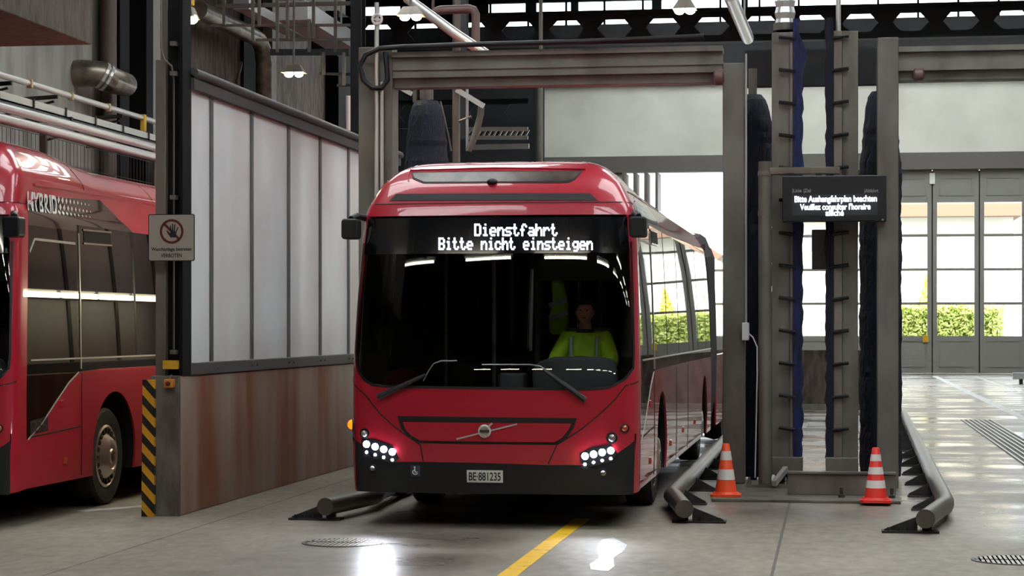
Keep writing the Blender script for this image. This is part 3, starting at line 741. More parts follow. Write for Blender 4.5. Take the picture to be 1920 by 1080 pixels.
            for k2 in range(n + 1):
                t = math.radians(-16 + 212 * k2 / n)
                for xx in (1.26, .85): vs.append((sg * xx, yw - .63 * math.cos(t), .5 + .63 * math.sin(t)))
            aw.add(vs, [(2 * i, 2 * i + 1, 2 * i + 3, 2 * i + 2) for i in range(n)])
            obj('wheel_arch', aw, M['black'], B, True)
    # ---- belly, inner floor, ceiling, rear bulkhead
    obj('chassis', MB().box(-1.1, 1.1, .45, 2.0, .32, .42).box(-.8, .8, 2.0, 11, .32, .42).box(-1.2, 1.2, 3.4, 8.9, .32, .42), M['interior_dark'], B)
    obj('inner_floor', MB().box(-1.2, 1.2, .5, 1.95, .42, .45).box(-.84, .84, 1.95, 11, .42, .45).box(-1.2, 1.2, 3.4, 8.9, .42, .45), M['interior_dark'], B)
    obj('inner_ceiling', MB().box(-1.1, 1.1, .55, 11, 2.55, 2.6), M['interior'], B)
    obj('bulkhead', MB().box(-1.2, 1.2, 11.0, 11.08, .4, 2.9), M['interior_dark'], B)
    # bellows and rear section
    bl = MB(); prof = [(1.2, .4), (1.275, .8), (1.29, 1.4), (1.275, 2.0), (1.25, 2.75), (1.13, 3.05), (.6, 3.16)]
    prof = prof + [(-x, z) for x, z in prof[::-1]]; vs = []; nr = 17
    for i in range(nr):
        y = 11.1 + 1.3 * i / (nr - 1); k_ = 1.0 if i % 2 else .955
        vs += [(x * k_, y, 1.6 + (z - 1.6) * k_) for x, z in prof]
    np_ = len(prof); bl.add(vs, [(i * np_ + j, i * np_ + (j + 1) % np_, (i + 1) * np_ + (j + 1) % np_, (i + 1) * np_ + j) for i in range(nr - 1) for j in range(np_)])
    obj('bellows', bl, M['bellows'], B)
    for sg in (-1, 1):
        obj('rear_side_panel', MB().prism([(12.4, .34)] + arch(14.7, .5, .62) + [(18, .4), (18, 1.35), (12.4, 1.35)], sg * 1.255, sg * 1.275, 'yz'), M['red'], B)
        obj('rear_window', MB().prism([(12.4, 1.35), (18, 1.35), (18, 2.75), (12.4, 2.75)], sg * 1.235, sg * 1.255, 'yz'), M['black_gloss'], B)
        wc = Vector((sg * 1.245, 14.7, .48))
        obj('wheel', MB().lathe([(.02, -.3), (.44, -.27), (.48, -.13), (.45, -.002), (.3, -.02), (.02, .03)], wc, 28, (sg, 0, 0)), M['rubber'], B, True)
    rs = MB(); pr = [(1.255, 2.75), (1.2, 2.9), (1.0, 3.05), (.7, 3.15), (-.7, 3.15), (-1.0, 3.05), (-1.2, 2.9), (-1.255, 2.75)]
    obj('rear_roof', rs.prism(pr, 12.4, 18), M['red'], B)
    obj('rear_wall', MB().box(-1.25, 1.25, 17.95, 18.02, .4, 2.95), M['red'], B)
    obj('rear_chassis', MB().box(-.85, .85, 11, 18, .36, .46), M['interior_dark'], B)
    # roof equipment
    obj('roof_hatch', MB().box(-.5, .5, 5.5, 8.5, 3.14, 3.19), M['red'], B, False, .02)
    # ---- interior
    dsh = MB(); dsh.prism([(.18, .45), (.18, 1.14), (.42, 1.17), (.62, 1.05), (.66, .45)], -1.05, 1.05, 'yz')
    obj('dashboard', dsh, M['interior_dark'], B, False, .02)
    obj('driver_console', MB().prism([(.3, 1.0), (.3, 1.36), (.36, 1.45), (.5, 1.49), (.9, 1.49), (1.02, 1.47), (1.06, 1.36), (1.06, 1.0)], .44, .56, 'xz'), M['interior'], B, False, .03)
    obj('driver_platform', MB().box(.2, 1.15, .7, 1.9, .45, .68), M['interior_dark'], B)
    st = obj('driver_seat', MB().box(.44, .92, 1.02, 1.52, .98, 1.1).box(.56, .8, 1.1, 1.4, .68, .98), M['seat'], B, False, .04)
    obj('seat_back', MB().prism([(1.44, 1.08), (1.56, 1.75), (1.66, 1.75), (1.58, 1.05)], .45, .91, 'yz'), M['seat'], st, False, .04)
    obj('head_rest', MB().box(.57, .79, 1.56, 1.66, 1.76, 1.98), M['seat'], st, False, .04)
    wcx = Vector((.68, .78, 1.36)); axs = Vector((0, -.5, .86)).normalized() * -1
    a_ = axs.orthogonal().normalized(); b_ = axs.cross(a_)
    sw_ = MB().tube([wcx + (a_ * math.cos(t) + b_ * math.sin(t)) * .23 for t in [2 * math.pi * k_ / 28 for k_ in range(29)]], .016, 8, False)
    sw_.bar(wcx - a_ * .22, wcx + a_ * .22, .04, .015); sw_.bar(wcx, wcx + b_ * .22, .04, .015); sw_.tube([wcx, (.68, .62, 1.1)], .035, 10)
    obj('steering_wheel', sw_, M['black'], B, True)
    obj('cab_partition', MB().box(.12, 1.15, 1.92, 1.96, .45, 1.35).box(.12, .16, 1.92, 1.96, 1.35, 2.55).box(.12, 1.15, 1.92, 1.96, 2.2, 2.55), M['interior'], B)
    for px, py, rr in ((-.18, 1.3, .02), (-.35, 3.5, .018), (.35, 3.5, .018), (-.35, 5.5, .018), (.35, 5.5, .018), (-.75, 1.9, .018)):
        obj('grab_pole', MB().tube([(px, py, .45), (px, py, 2.56)], rr, 8), M['pole_rail'], B, True)
    for r_ in range(5):
        for sx in (-.78, .78):
            y = 3.9 + r_ * .95; ps = MB().box(sx - .4, sx + .4, y, y + .42, .78, .86).prism([(y + .38, .84), (y + .46, 1.45), (y + .52, 1.45), (y + .48, .8)], sx - .4, sx + .4, 'yz').box(sx - .06, sx + .06, y + .1, y + .3, .42, .8)
            obj('passenger_seat', ps, M['seat'], B, False, .02)
    obj('ticket_printer', MB().box(-.02, .22, .5, .72, 1.14, 1.34), M['interior'], B, False, .02)
    B.location = loc
    return B
M['emblem'] = mat('emblem_silver', (190, 182, 178), .35, metal=.3)
M['trim'] = mat('pale_trim', (176, 170, 156), .35, metal=.2)
M['pillar'] = mat('pillar_black', (16, 15, 16), .55, spec=.15)
M['vent'] = mat('vent_reflection', (92, 80, 70), .25, rgb2=(62, 54, 48), scale=6)  # brown reflection of the hall painted into the recess colour
M['badge'] = mat('badge_blue', (58, 66, 84), .4)
M['fleet'] = mat('fleet_grey', (70, 42, 44), .5)
bus1 = make_bus(True, 'red articulated bus with lit headlights standing in the wash bay', (BX, BY, 0), '235')
bus2 = make_bus(False, 'red hybrid bus cut off by the picture edge beside the striped board', (-7.0 - 1.275, 17.0, 0), '236')


# ================================================================ DRIVER
def skinned(verts, edges, radii, sub=2):
    me = bpy.data.meshes.new('s'); me.from_pydata(verts, edges, []); o = bpy.data.objects.new('s', me); COL.objects.link(o)
    sk = o.modifiers.new('skin', 'SKIN'); sk.use_smooth_shade = True
    for i, r in enumerate(radii):
        me.skin_vertices[0].data[i].radius = r if isinstance(r, tuple) else (r, r)
    me.skin_vertices[0].data[0].use_root = True
    ss = o.modifiers.new('sub', 'SUBSURF'); ss.levels = sub; ss.render_levels = sub
    bpy.context.view_layer.update()
    r = bpy.data.meshes.new_from_object(o.evaluated_get(bpy.context.evaluated_depsgraph_get()))
    bpy.data.objects.remove(o)
    return r
def me_to_mb(me, mbm):
    mbm.add([v.co.copy() for v in me.vertices], [tuple(p.vertices) for p in me.polygons]); return mbm
def driver():
    hx, hy, hz = BX + .68, BY + 1.3, 1.19
    D = thing('person', 'driver in a bright yellow jacket sitting behind the windscreen of the bus', 'person', (hx, hy, hz))
    V = lambda x, y, z: (hx + x, hy + y, hz + z)
    names = ['pel', 'bel', 'che', 'nb', 'nk', 'hd', 'sl', 'el', 'wl', 'hl', 'sr', 'er', 'wr', 'hr', 'tl', 'kl', 'al', 'ol', 'tr', 'kr', 'ar', 'or']
    P = dict(pel=V(0, .02, 0), bel=V(0, 0, .16), che=V(0, -.02, .34), nb=V(0, -.02, .49), nk=V(0, -.035, .57), hd=V(0, -.05, .66),
             sl=V(-.19, -.02, .45), el=V(-.27, -.20, .22), wl=V(-.19, -.43, .24), hl=V(-.17, -.48, .25),
             sr=V(.19, -.02, .45), er=V(.27, -.20, .22), wr=V(.19, -.43, .24), hr=V(.17, -.48, .25),
             tl=V(-.1, -.08, -.01), kl=V(-.14, -.44, .0), al=V(-.13, -.42, -.38), ol=V(-.13, -.56, -.44), tr=V(.1, -.08, -.01), kr=V(.14, -.44, .0), ar=V(.13, -.42, -.38))
    P['or'] = V(.13, -.56, -.44)
    R = dict(pel=.13, bel=(.15, .12), che=(.17, .13), nb=.08, nk=.056, hd=.06, sl=.075, el=.046, wl=.03, hl=.03, sr=.075, er=.046, wr=.03, hr=.03, tl=.09, kl=.06, al=.04, ol=.035, tr=.09, kr=.06, ar=.04)
    R['or'] = .035
    E = [('pel', 'bel'), ('bel', 'che'), ('che', 'nb'), ('nb', 'nk'), ('nk', 'hd'), ('che', 'sl'), ('sl', 'el'), ('el', 'wl'), ('wl', 'hl'), ('che', 'sr'), ('sr', 'er'), ('er', 'wr'), ('wr', 'hr'),
         ('pel', 'tl'), ('tl', 'kl'), ('kl', 'al'), ('al', 'ol'), ('pel', 'tr'), ('tr', 'kr'), ('kr', 'ar'), ('ar', 'or')]
    def make(keys, grow):
        ks = [k for k in names if k in keys]; idx = {k: i for i, k in enumerate(ks)}
        g = lambda r: tuple(a + grow for a in r) if isinstance(r, tuple) else r + grow
        return skinned([P[k] for k in ks], [(idx[a], idx[b]) for a, b in E if a in idx and b in idx], [g(R[k]) for k in ks])
    body = me_to_mb(make(set(names), 0), MB())
    hc = Vector(V(0, -.065, .705))
    # head: ellipsoid with brow, nose, chin, ears, eyes
    hb = MB(); hb.sph(hc, (.082, .1, .116), 24, 18)
    out = []
    for v in hb.v:
        q = Vector(v) - hc
        if q.z < -.03: q.x *= 1 - .25 * min(1, (-.03 - q.z) / .09); q.y = q.y - .012 if q.y < 0 else q.y * .9
        if abs(q.x) < .02 and -.045 < q.z < .01 and q.y < -.06: q.y -= .022 * (1 - abs(q.x) / .02)
        if .01 < abs(q.x) < .05 and .0 < q.z < .03 and q.y < -.05: q.y += .008
        out.append(hc + q)
    hb.v = out
    body.add(hb.v, hb.f)
    for sg in (-1, 1): body.sph(hc + Vector((sg * .079, .01, -.005)), (.012, .022, .034), 10, 8)
    # hands: palm and five separate fingers on the wheel rim
    for sg, w_ in ((-1, 'wl'), (1, 'wr')):
        wv = Vector(P[w_]); palm = wv + Vector((-sg * .01, -.055, .012))
        body.sph(palm, (.04, .05, .022), 14, 10)
        for j in range(4):
            b0 = palm + Vector(((j - 1.5) * .02, -.04, .008)); ln = (.8, 1, .95, .75)[j]
            f = [b0, b0 + Vector((0, -.032 * ln, .006)), b0 + Vector((0, -.05 * ln, -.016)), b0 + Vector((0, -.042 * ln, -.036))]
            body.tube(f, [.0095, .009, .0085, .007], 8)
        b0 = palm + Vector((-sg * .035, -.005, 0)); body.tube([b0, b0 + Vector((-sg * .02, -.03, .004)), b0 + Vector((-sg * .018, -.055, -.004))], [.012, .011, .008], 8)
    obj('body', body, M['skin'], D, True)
    obj('eyes', MB().sph(hc + Vector((-.03, -.086, .014)), (.011, .008, .006), 10, 8).sph(hc + Vector((.03, -.086, .014)), (.011, .008, .006), 10, 8), M['ink'], D, True)
    obj('mouth', MB().sph(hc + Vector((0, -.095, -.055)), (.024, .01, .006), 10, 6), M['signred'], D, True)
    hr = MB(); hr.sph(hc + Vector((0, .010, .020)), (.089, .112, .112), 28, 20)
    hr.v = [(a[0], a[1], max(a[2], hc.z + (.064 if a[1] < hc.y - .03 else .064 - .094 * min(1, (a[1] - hc.y + .03) / .03)))) for a in hr.v]
    obj('hair', hr, M['hair'], D, True)
    jm = me_to_mb(make({'pel', 'bel', 'che', 'nb', 'sl', 'el', 'wl', 'sr', 'er', 'wr'}, .026), MB())
    jk = obj('jacket', jm, M['hivis'], D, True)
    obj('collar', MB().lathe([(.085, -.02), (.088, .0), (.08, .045), (.07, .045), (.07, 0)], V(0, -.025, .5), 20), M['trouser'], jk, True)
    for sg in (-1, 1):
        obj('reflective_band', MB().tube([V(sg * .12, -.125, .47), V(sg * .12, -.165, .36), V(sg * .11, -.16, .18)], .018, 8), M['hivis_band'], jk, True)
    obj('trousers', me_to_mb(make({'pel', 'tl', 'kl', 'al', 'tr', 'kr', 'ar'}, .014), MB()), M['trouser'], D, True)
    for sg in (-1, 1): obj('shoe', MB().sph(V(sg * .13, -.50, -.42), (.05, .13, .045), 14, 10), M['ink'], D, True)
driver()
# spare jacket hanging behind the driver
jx = at(1048, 570, BY + 1.85); sj = thing('hanging_jacket', 'yellow reflective jacket hanging left of the driver', 'jacket', (jx.x, BY + 1.85, 1.6))
m = MB(); prof = [(-.07, 2.2), (.05, 2.2), (.09, 2.0), (.1, 1.75), (.06, 1.68), (-.08, 1.68), (-.1, 1.8), (-.06, 2.0)]
m.prism([(jx.x + a, b) for a, b in prof], BY + 1.8, BY + 1.88)
jo = obj('jacket_body', m, M['hivis'], sj, False, .03)
for z in (1.86, 1.98): obj('reflective_band', MB().bar((jx.x - .09, BY + 1.79, z - .02), (jx.x + .09, BY + 1.79, z + .03), .01, .045), M['hivis_band'], sj)

# ================================================================ WASH BAY, LEFT
XW = -5.98
struct('wall_bay', MB().box(XW - .27, XW, 18.62, 28.5, 0, 1.3), M['rust_wall'], label='low rust-stained wall between the two buses', cat='wall', bevel=.01)
struct('trim_3', MB().box(XW - .272, XW + .001, 18.56, 18.62, 0, 1.3), M['kerb_conc'], label='stained concrete end of the low wall', cat='trim')
sc_ = thing('partition_screen', 'frosted pale panel screen standing on the rust-stained low wall', 'screen', (XW - .1, 18.9, 1.3))
ys = [18.92, 19.63, 21.06, 22.55, 24.0, 25.46, 26.9, 28.4]
for a, b in zip(ys, ys[1:]):
    obj('panel', MB().box(XW - .05, XW - .02, a + .04, b - .04, 1.42, 4.0), M['frost'], sc_)
for y in ys: obj('mullion', MB().box(XW - .07, XW, y - .04, y + .04, 1.42, 4.0), M['alu'], sc_)
obj('bottom_rail', MB().box(XW - .12, XW + .02, 18.92, 28.44, 1.3, 1.42), M['alu'], sc_, False, .01)
obj('top_rail', MB().box(XW - .12, XW + .04, 18.92, 28.44, 4.0, 4.13).tube([(XW + .03, 18.92, 4.15), (XW + .03, 28.44, 4.15)], .05, 10), M['caprail'], sc_, True)
mm = MB()
for y in ys[1:]:
    for dz in (-.1, .1): mm.sph((XW + .02, y + dz, 1.36), .012, 8, 6)
obj('rail_bolts', mm, M['iron'], sc_)
# column on the wall end
ca, cb, cc, ce = (at(u, 600, 18.62).x for u in (290, 309, 334, 339))
cl_ = thing('steel_column', 'black steel column with grey cover rising from the wall end', 'column', ((ca + cb) / 2, 18.75, 1.3))
obj('column_web', MB().box(cb - .02, cc, 18.72, 18.9, 1.3, 8.8), M['darksteel'], cl_)
obj('column_flange', MB().box(cc, cc + .03, 18.66, 18.92, 1.3, 8.8), M['darksteel'], cl_)
obj('cover_plate', MB().box(ca, cb, 18.64, 18.92, 1.3, at(300, 112, 18.64).z), M['steel_brown'], cl_, False, .005)
obj('column_flange', MB().box(ca + .03, cb, 18.7, 18.92, at(300, 112, 18.64).z, 8.8), M['lintel'], cl_)
xx = at(326, 500, 18.66).x
obj('conduit', MB().tube([at(302, 0, 18.6) + Vector((0, 0, .6)), at(302, 90, 18.6), at(308, 112, 18.6), at(322, 124, 18.62), (xx, 18.66, at(326, 150, 18.66).z), (xx, 18.66, 1.5)], .009, 8), M['steel_brown'], cl_, True)
mm = MB()
for v in (82, 138, 370, 660): a = at(326, v, 18.66); mm.box(a.x - .03, a.x + .03, 18.63, 18.7, a.z - .02, a.z + .02)
obj('conduit_clips', mm, M['steel_brown'], cl_)
a, b = at(305, 692, 18.6), at(331, 676, 18.6)
tgo = one('label_plate', MB().box(a.x, b.x, 18.6, 18.62 + .1, a.z, b.z), M['yellow'], 'small yellow label plate low on the black column', 'label')
a, b = at(307, 727, 18.5), at(325, 711, 18.5)
sb = thing('switch_box', 'small orange switch box on the concrete wall end', 'switch', ((a.x + b.x) / 2, 18.5, a.z))
obj('box_body', MB().box(a.x, b.x, 18.49, 18.56, a.z, b.z), M['orange_box'], sb, False, .008)
obj('knob', MB().lathe([(.02, 0), (.02, .02), (.012, .025)], ((a.x + b.x) / 2, 18.49, (a.z + b.z) / 2), 12, (0, -1, 0)), M['signred'], sb, True)
obj('cable', MB().tube([((a.x + b.x) / 2, 18.53, b.z), ((a.x + b.x) / 2 + .01, 18.53, b.z + .03), (xx, 18.6, b.z + .035)], .006, 6), M['steel_brown'], sb, True)
# hazard board
a, b = at(266, 965, 18.5), at(289, 712, 18.5)
hz = MB().add([(at(265, 967, 18.5).x, 18.5, 0), (at(289, 967, 18.5).x, 18.5, 0), (at(290, 712, 18.5).x, 18.5, b.z), (at(267, 712, 18.5).x, 18.5, b.z),
               (at(265, 967, 18.5).x, 18.54, 0), (at(289, 967, 18.5).x, 18.54, 0), (at(290, 712, 18.5).x, 18.54, b.z), (at(267, 712, 18.5).x, 18.54, b.z)],
              [(0, 1, 2, 3), (4, 7, 6, 5), (0, 4, 5, 1), (1, 5, 6, 2), (2, 6, 7, 3), (3, 7, 4, 0)])
one('hazard_board', hz, M['hazard'], 'yellow and black striped board at the end of the low wall', 'board')
# prohibition sign
a, b = at(278, 490, 18.5), at(365, 401, 18.5); cx, cz, sw2, sh2 = (a.x + b.x) / 2, (a.z + b.z) / 2, b.x - a.x, b.z - a.z
sg_ = thing('prohibition_sign', 'square grey no-entry sign with a black hand on the column', 'sign', (cx, 18.5, a.z))
obj('sign_plate', MB().prism(rounded(cx - sw2 / 2, cx + sw2 / 2, cz - sh2 / 2, cz + sh2 / 2, .02), 18.5, 18.505), M['ink'], sg_)
obj('sign_face', MB().prism(rounded(cx - sw2 / 2 + .008, cx + sw2 / 2 - .008, cz - sh2 / 2 + .008, cz + sh2 / 2 - .008, .015), 18.498, 18.5), M['sign'], sg_)
rc = (at(322, 434, 18.5)); R1 = .114; m = MB(); n = 40; vs = []
for k_ in range(n):
    t = 2 * math.pi * k_ / n
    for r_ in (R1, R1 - .023): vs.append((rc.x + r_ * math.cos(t), 18.496, rc.z + r_ * math.sin(t)))
m.add(vs, [(2 * i, 2 * i + 1, (2 * i + 3) % (2 * n), (2 * i + 2) % (2 * n)) for i in range(n)])
m.bar((rc.x - .075, 18.4965, rc.z + .075), (rc.x + .075, 18.4965, rc.z - .075), .001, .022, (0, 0, 1))
obj('prohibition_ring', m, M['signred'], sg_)
m = MB(); hx, hz_ = rc.x + .018, rc.z - .02
m.prism([(hx - .03, hz_ - .035), (hx + .022, hz_ - .035), (hx + .03, hz_ + .02), (hx - .03, hz_ + .02)], 18.493, 18.4955)
for fx_, fz_, ax_ in ((-.024, .075, -.004), (-.008, .09, .0), (.008, .085, .006), (.024, .06, .022)):
    m.prism([(hx + fx_ - .006, hz_ + .015), (hx + fx_ + .006, hz_ + .015), (hx + fx_ + .005 + ax_, hz_ + fz_), (hx + fx_ - .005 + ax_, hz_ + fz_)], 18.493, 18.4955)
m.prism([(hx - .03, hz_ - .03), (hx - .03, hz_ + .0), (hx - .06, hz_ + .03), (hx - .066, hz_ + .022)], 18.493, 18.4955)
obj('hand_symbol', m, M['ink'], sg_)
textmesh('sign_text', 'Waschanlage betreten', (cx, 18.497, at(320, 468, 18.5).z), .385, .042, M['ink'], sg_, .001, '-y', .02)
textmesh('sign_text', 'VERBOTEN', (cx, 18.497, at(320, 479, 18.5).z), .2, .036, M['ink'], sg_, .001, '-y', .02)
obj('sign_bracket', MB().box(cx - .05, cx + .05, 18.505, 18.72, cz - .02, cz + .02), M['lintel'], sg_)
# tube lights on the back of the screen (mirrored in the windows of the bus beside it)
for i, y in enumerate((19.15, 20.25, 21.35, 22.45)):
    t = thing('strip_light', 'white strip light on the back of the screen, number %d from the column' % (i + 1), 'lamp', (XW - .3, y, 2.12), 'strip lights on the back of the partition')
    obj('housing', MB().box(XW - .3, XW - .06, y - .02, y + 1.0, 2.12, 2.2), M['white'], t)
    obj('tube', MB().tube([(XW - .32, y, 2.14), (XW - .32, y + .98, 2.14)], .03, 10), glow('strip_tube', (255, 244, 205), WALL_TUBE) if i == 0 else bpy.data.materials['strip_tube'], t, True)
# black column behind the screen
a, b = at(657, 400, 28.7), at(677, 400, 28.7)
one('steel_column', MB().box(a.x, b.x, 28.7, 28.74, 0, 8.8).box(a.x, b.x, 28.96, 29.0, 0, 8.8).box((a.x + b.x) / 2 - .02, (a.x + b.x) / 2 + .02, 28.72, 28.98, 0, 8.8), M['darksteel'], 'black steel column just left of the grey wash frame post', 'column')

# ================================================================ WASH GANTRIES
YG = 23.0
def X(u, Y=YG): return at(u, 600, Y).x
def Z(v, u=960, Y=YG): return at(u, v, Y).z
g1 = thing('wash_gantry', 'grey steel wash frame spanning over the red bus', 'wash frame', (X(704), YG, 0))
obj('post', MB().box(X(672), X(735), YG, YG + .3, 0, Z(88, 700)), M['steel'], g1, False, .01)
obj('post', MB().box(X(1355), X(1396), YG, YG + .3, .03, Z(118, 1375)), M['steel'], g1, False, .01)
obj('crossbeam', MB().box(X(735), X(1355), YG + .02, YG + .06, Z(142), Z(96)).box(X(735), X(1355), YG - .04, YG + .28, Z(104), Z(94)).box(X(735), X(1355), YG + .0, YG + .28, Z(128), Z(120)), M['steel'], g1)
obj('lower_beam', MB().box(X(735), X(1355), YG + .1, YG + .3, Z(160), Z(136)), M['steel'], g1, False, .01)
obj('conduit', MB().tube([(X(708), YG - .05, Z(0)), (X(708), YG - .05, 1.2)], .025, 10), M['silver'], g1, True)
obj('conduit', MB().tube([(X(718), YG - .05, Z(150)), (X(718), YG - .05, 1.2)], .022, 10), M['silver'], g1, True)
obj('conduit', MB().tube([(X(1399), YG - .03, Z(110)), (X(1399), YG - .03, Z(605))], .012, 8), M['silver'], g1, True)
obj('beam_roller', MB().lathe([(.05, 0), (.09, .02), (.09, .1), (.05, .12)], (X(1338), YG - .02, Z(152)), 16, (1, 0, 0)), M['pinkpipe'], g1, True)
obj('junction_box', MB().box(X(1392), X(1405), YG - .12, YG - .0, Z(638), Z(605)), M['white'], g1, False, .01)
obj('junction_cable', MB().tube([(X(1404), YG - .06, Z(625)), (X(1412), YG - .06, Z(632)), (X(1420), YG - .06, Z(650)), (X(1420), YG - .06, Z(700)), (X(1416), YG - .06, Z(890))], .008, 6), M['wire_beige'] if 'wire_beige' in M else M['plate'], g1, True)
m = MB(); c0 = Vector((X(708), YG - .12, Z(125))); pts = []
pts = [(X(1320), YG - .1, Z(78)), (X(1100), YG - .1, Z(83)), (X(900), YG - .1, Z(84)), (X(760), YG - .1, Z(86)), (X(715), YG - .1, Z(88)), (X(690), YG - .12, Z(100)), (X(679), YG - .12, Z(122)), (X(686), YG - .12, Z(148)), (X(703), YG - .12, Z(163)), (X(720), YG - .12, Z(163)), (X(731), YG - .12, Z(148)), (X(727), YG - .12, Z(95))]
one('hose', MB().tube(pts, .03, 10), M['black'], 'black hose looped at the left post and laid along the beam', 'hose', smooth=True)
# second lane frame
YG2 = 22.6
g2 = thing('wash_gantry', 'grey steel wash frame of the empty right lane', 'wash frame', (at(1665, 600, YG2).x, YG2, 0))
x0, x1 = at(1645, 600, YG2).x, at(1685, 600, YG2).x
obj('post', MB().box(x0, x1, YG2, YG2 + .3, .03, at(1665, 70, YG2).z), M['steel'], g2, False, .01)
xe = at(2000, 600, YG2).x
zz = lambda v: at(1700, v, YG2).z
obj('crossbeam', MB().box(x1, xe + 2.2, YG2 + .02, YG2 + .06, zz(132), zz(90)).box(x1, xe + 2.2, YG2 - .04, YG2 + .28, zz(98), zz(88)), M['steel'], g2)
obj('lower_beam', MB().box(x1, xe + 2.2, YG2 + .1, YG2 + .3, zz(150), zz(130)), M['steel'], g2, False, .01)
obj('post', MB().box(xe + 2.2, xe + 2.45, YG2, YG2 + .3, 0, zz(80)), M['steel'], g2, False, .01)
obj('beam_roller', MB().lathe([(.04, 0), (.07, .02), (.07, .1), (.04, .12)], (at(1712, 140, YG2).x, YG2, zz(140)), 16, (1, 0, 0)), M['pinkpipe'], g2, True)
# dark tie beam between the two frames
one('tie_beam', MB().box(X(1396, 24.6), X(1660, 24.6), 24.6, 24.8, Z(160, 1500, 24.6), Z(92, 1500, 24.6)), M['roof'], 'dark beam tying the two wash frames above the island', 'beam')


def brush(name, label, x, y, r, z0, z1, mt, taper=1.4):
    t = thing(name, label, 'brush', (x, y, z0), 'rotating wash brushes')
    pr = []; n = 70
    for i in range(n + 1):
        f = i / n; z = z0 + .05 + (z1 - z0 - .05) * f; d = z1 - z
        rr = r * (min(1, .45 + .55 * math.sqrt(max(0, d / taper))) if d < taper else 1)
        rr *= 1 + random.uniform(-.025, .025) + .02 * math.sin(i * .5); pr.append((rr, z))
    obj('bristles', MB().lathe(pr, (x, y, 0), 48, (0, 0, 1), .03), mt, t)
    obj('shaft', MB().tube([(x, y, 0), (x, y, z1 + .3)], .05, 12), M['steel'], t, True)
    return t
brush('wash_brush', 'dark navy brush with pointed top behind the left of the bus roof', at(800, 300, 26.7).x, 26.7, .34, 0, at(800, 190, 26.7).z, M['navy'], 1.6)
brush('wash_brush', 'dark navy brush between the right frame post and the round pole', at(1408, 300, 24.0).x + .02, 24.0, .22, 0, at(1408, 178, 24).z, M['navy'], .35)
brush('wash_brush', 'dark navy brush standing behind the post of the right lane frame', at(1651, 300, 24.2).x, 24.2, .235, 0, at(1650, 172, 24.2).z, M['navy'], .9)


def brush_column(label, ug0, ug1, us0, us1, ub0, ub1, bx0, bx1, sgn, lean):
    Y = 22.9
    t = thing('brush_column', label, 'column', (X(ug0, Y), Y, 0), 'steel brush columns on the island')
    zt = Z(60, 1500, Y)
    zb = Z(862, 1500, Y)
    obj('column_face', MB().box(X(ug0, Y), X(ug1, Y), Y, Y + .25, zb, zt), M['steel'], t, False, .005)
    obj('strip', MB().box(X(us0, Y), X(us1, Y), Y - .03, Y + .2, zb + .05, zt), M['steel_brown'], t, False, .005)
    m = MB(); n = 60; vs = []
    for i in range(n + 1):
        z = zb + .02 + (zt + .12 - zb) * i / n; j = random.uniform(-.012, .012)
        x0_, x1_ = X(ub0, Y) + (0 if sgn > 0 else j), X(ub1, Y) + (j if sgn > 0 else 0)
        if i > n - 7 and sgn > 0: x1_ += .05 * math.sin((i - n + 7) * .8)
        vs += [(x0_, Y - .05, z), (x1_, Y - .05, z), (x1_, Y + .22, z), (x0_, Y + .22, z)]
    fs = [(4 * i + a, 4 * i + (a + 1) % 4, 4 * i + 4 + (a + 1) % 4, 4 * i + 4 + a) for i in range(n) for a in range(4)] + [(0, 1, 2, 3), (4 * n, 4 * n + 1, 4 * n + 2, 4 * n + 3)]
    obj('bristles', m.add(vs, fs), M['blue'] if sgn > 0 else M['navy'], t)
    v = 72
    while v < 850:
        xa_, xb_ = (X(ug0 + 14, Y), X(ub0 + 4, Y)) if sgn > 0 else (X(ub1 - 2, Y), X(ug1 - 18, Y))
        z = Z(v, 1500, Y)
        obj('clamp', MB().tube([(xa_, Y - .045, z - .012 * sgn * -1), ((xa_ + xb_) / 2, Y - .06, z), (xb_, Y - .05, z - .01 * sgn)], .02, 6), M['black'], t, True)
        v += 61
    obj('base_box', MB().box(X(bx0, Y), X(bx1, Y), Y - .12, Y + .3, .15, Z(856, 1500, Y)), M['steel'], t, False, .01)
    obj('foot', MB().box(X(bx0 + 6, Y), X(bx1 - 6, Y), Y, Y + .25, .03, .16), M['bracket'], t)
brush_column('left steel brush column with blue bristles on its right edge', 1447, 1481, 1481, 1487, 1487, 1505, 1447, 1505, 1, 0)
brush_column('right steel brush column with dark bristles on its left edge', 1579, 1609, 1563, 1579, 1548, 1563, 1548, 1609, -1, 0)
# box in the gap
Yb = 23.2; a, b = at(1522, 505, Yb), at(1552, 430, Yb)
cb_ = thing('control_box', 'dark box mounted in the gap between the brush columns', 'box', ((a.x + b.x) / 2, Yb, a.z))
obj('box_body', MB().box(a.x, b.x, Yb, Yb + .12, a.z, b.z), M['lintel'], cb_, False, .01)
obj('box_bracket', MB().box(b.x - .02, X(1585, 22.9), Yb + .03, Yb + .06, a.z + .1, a.z + .16).box(X(1579, 22.9), X(1590, 22.9), 23.15, Yb + .06, a.z + .1, a.z + .16), M['bracket'], cb_)
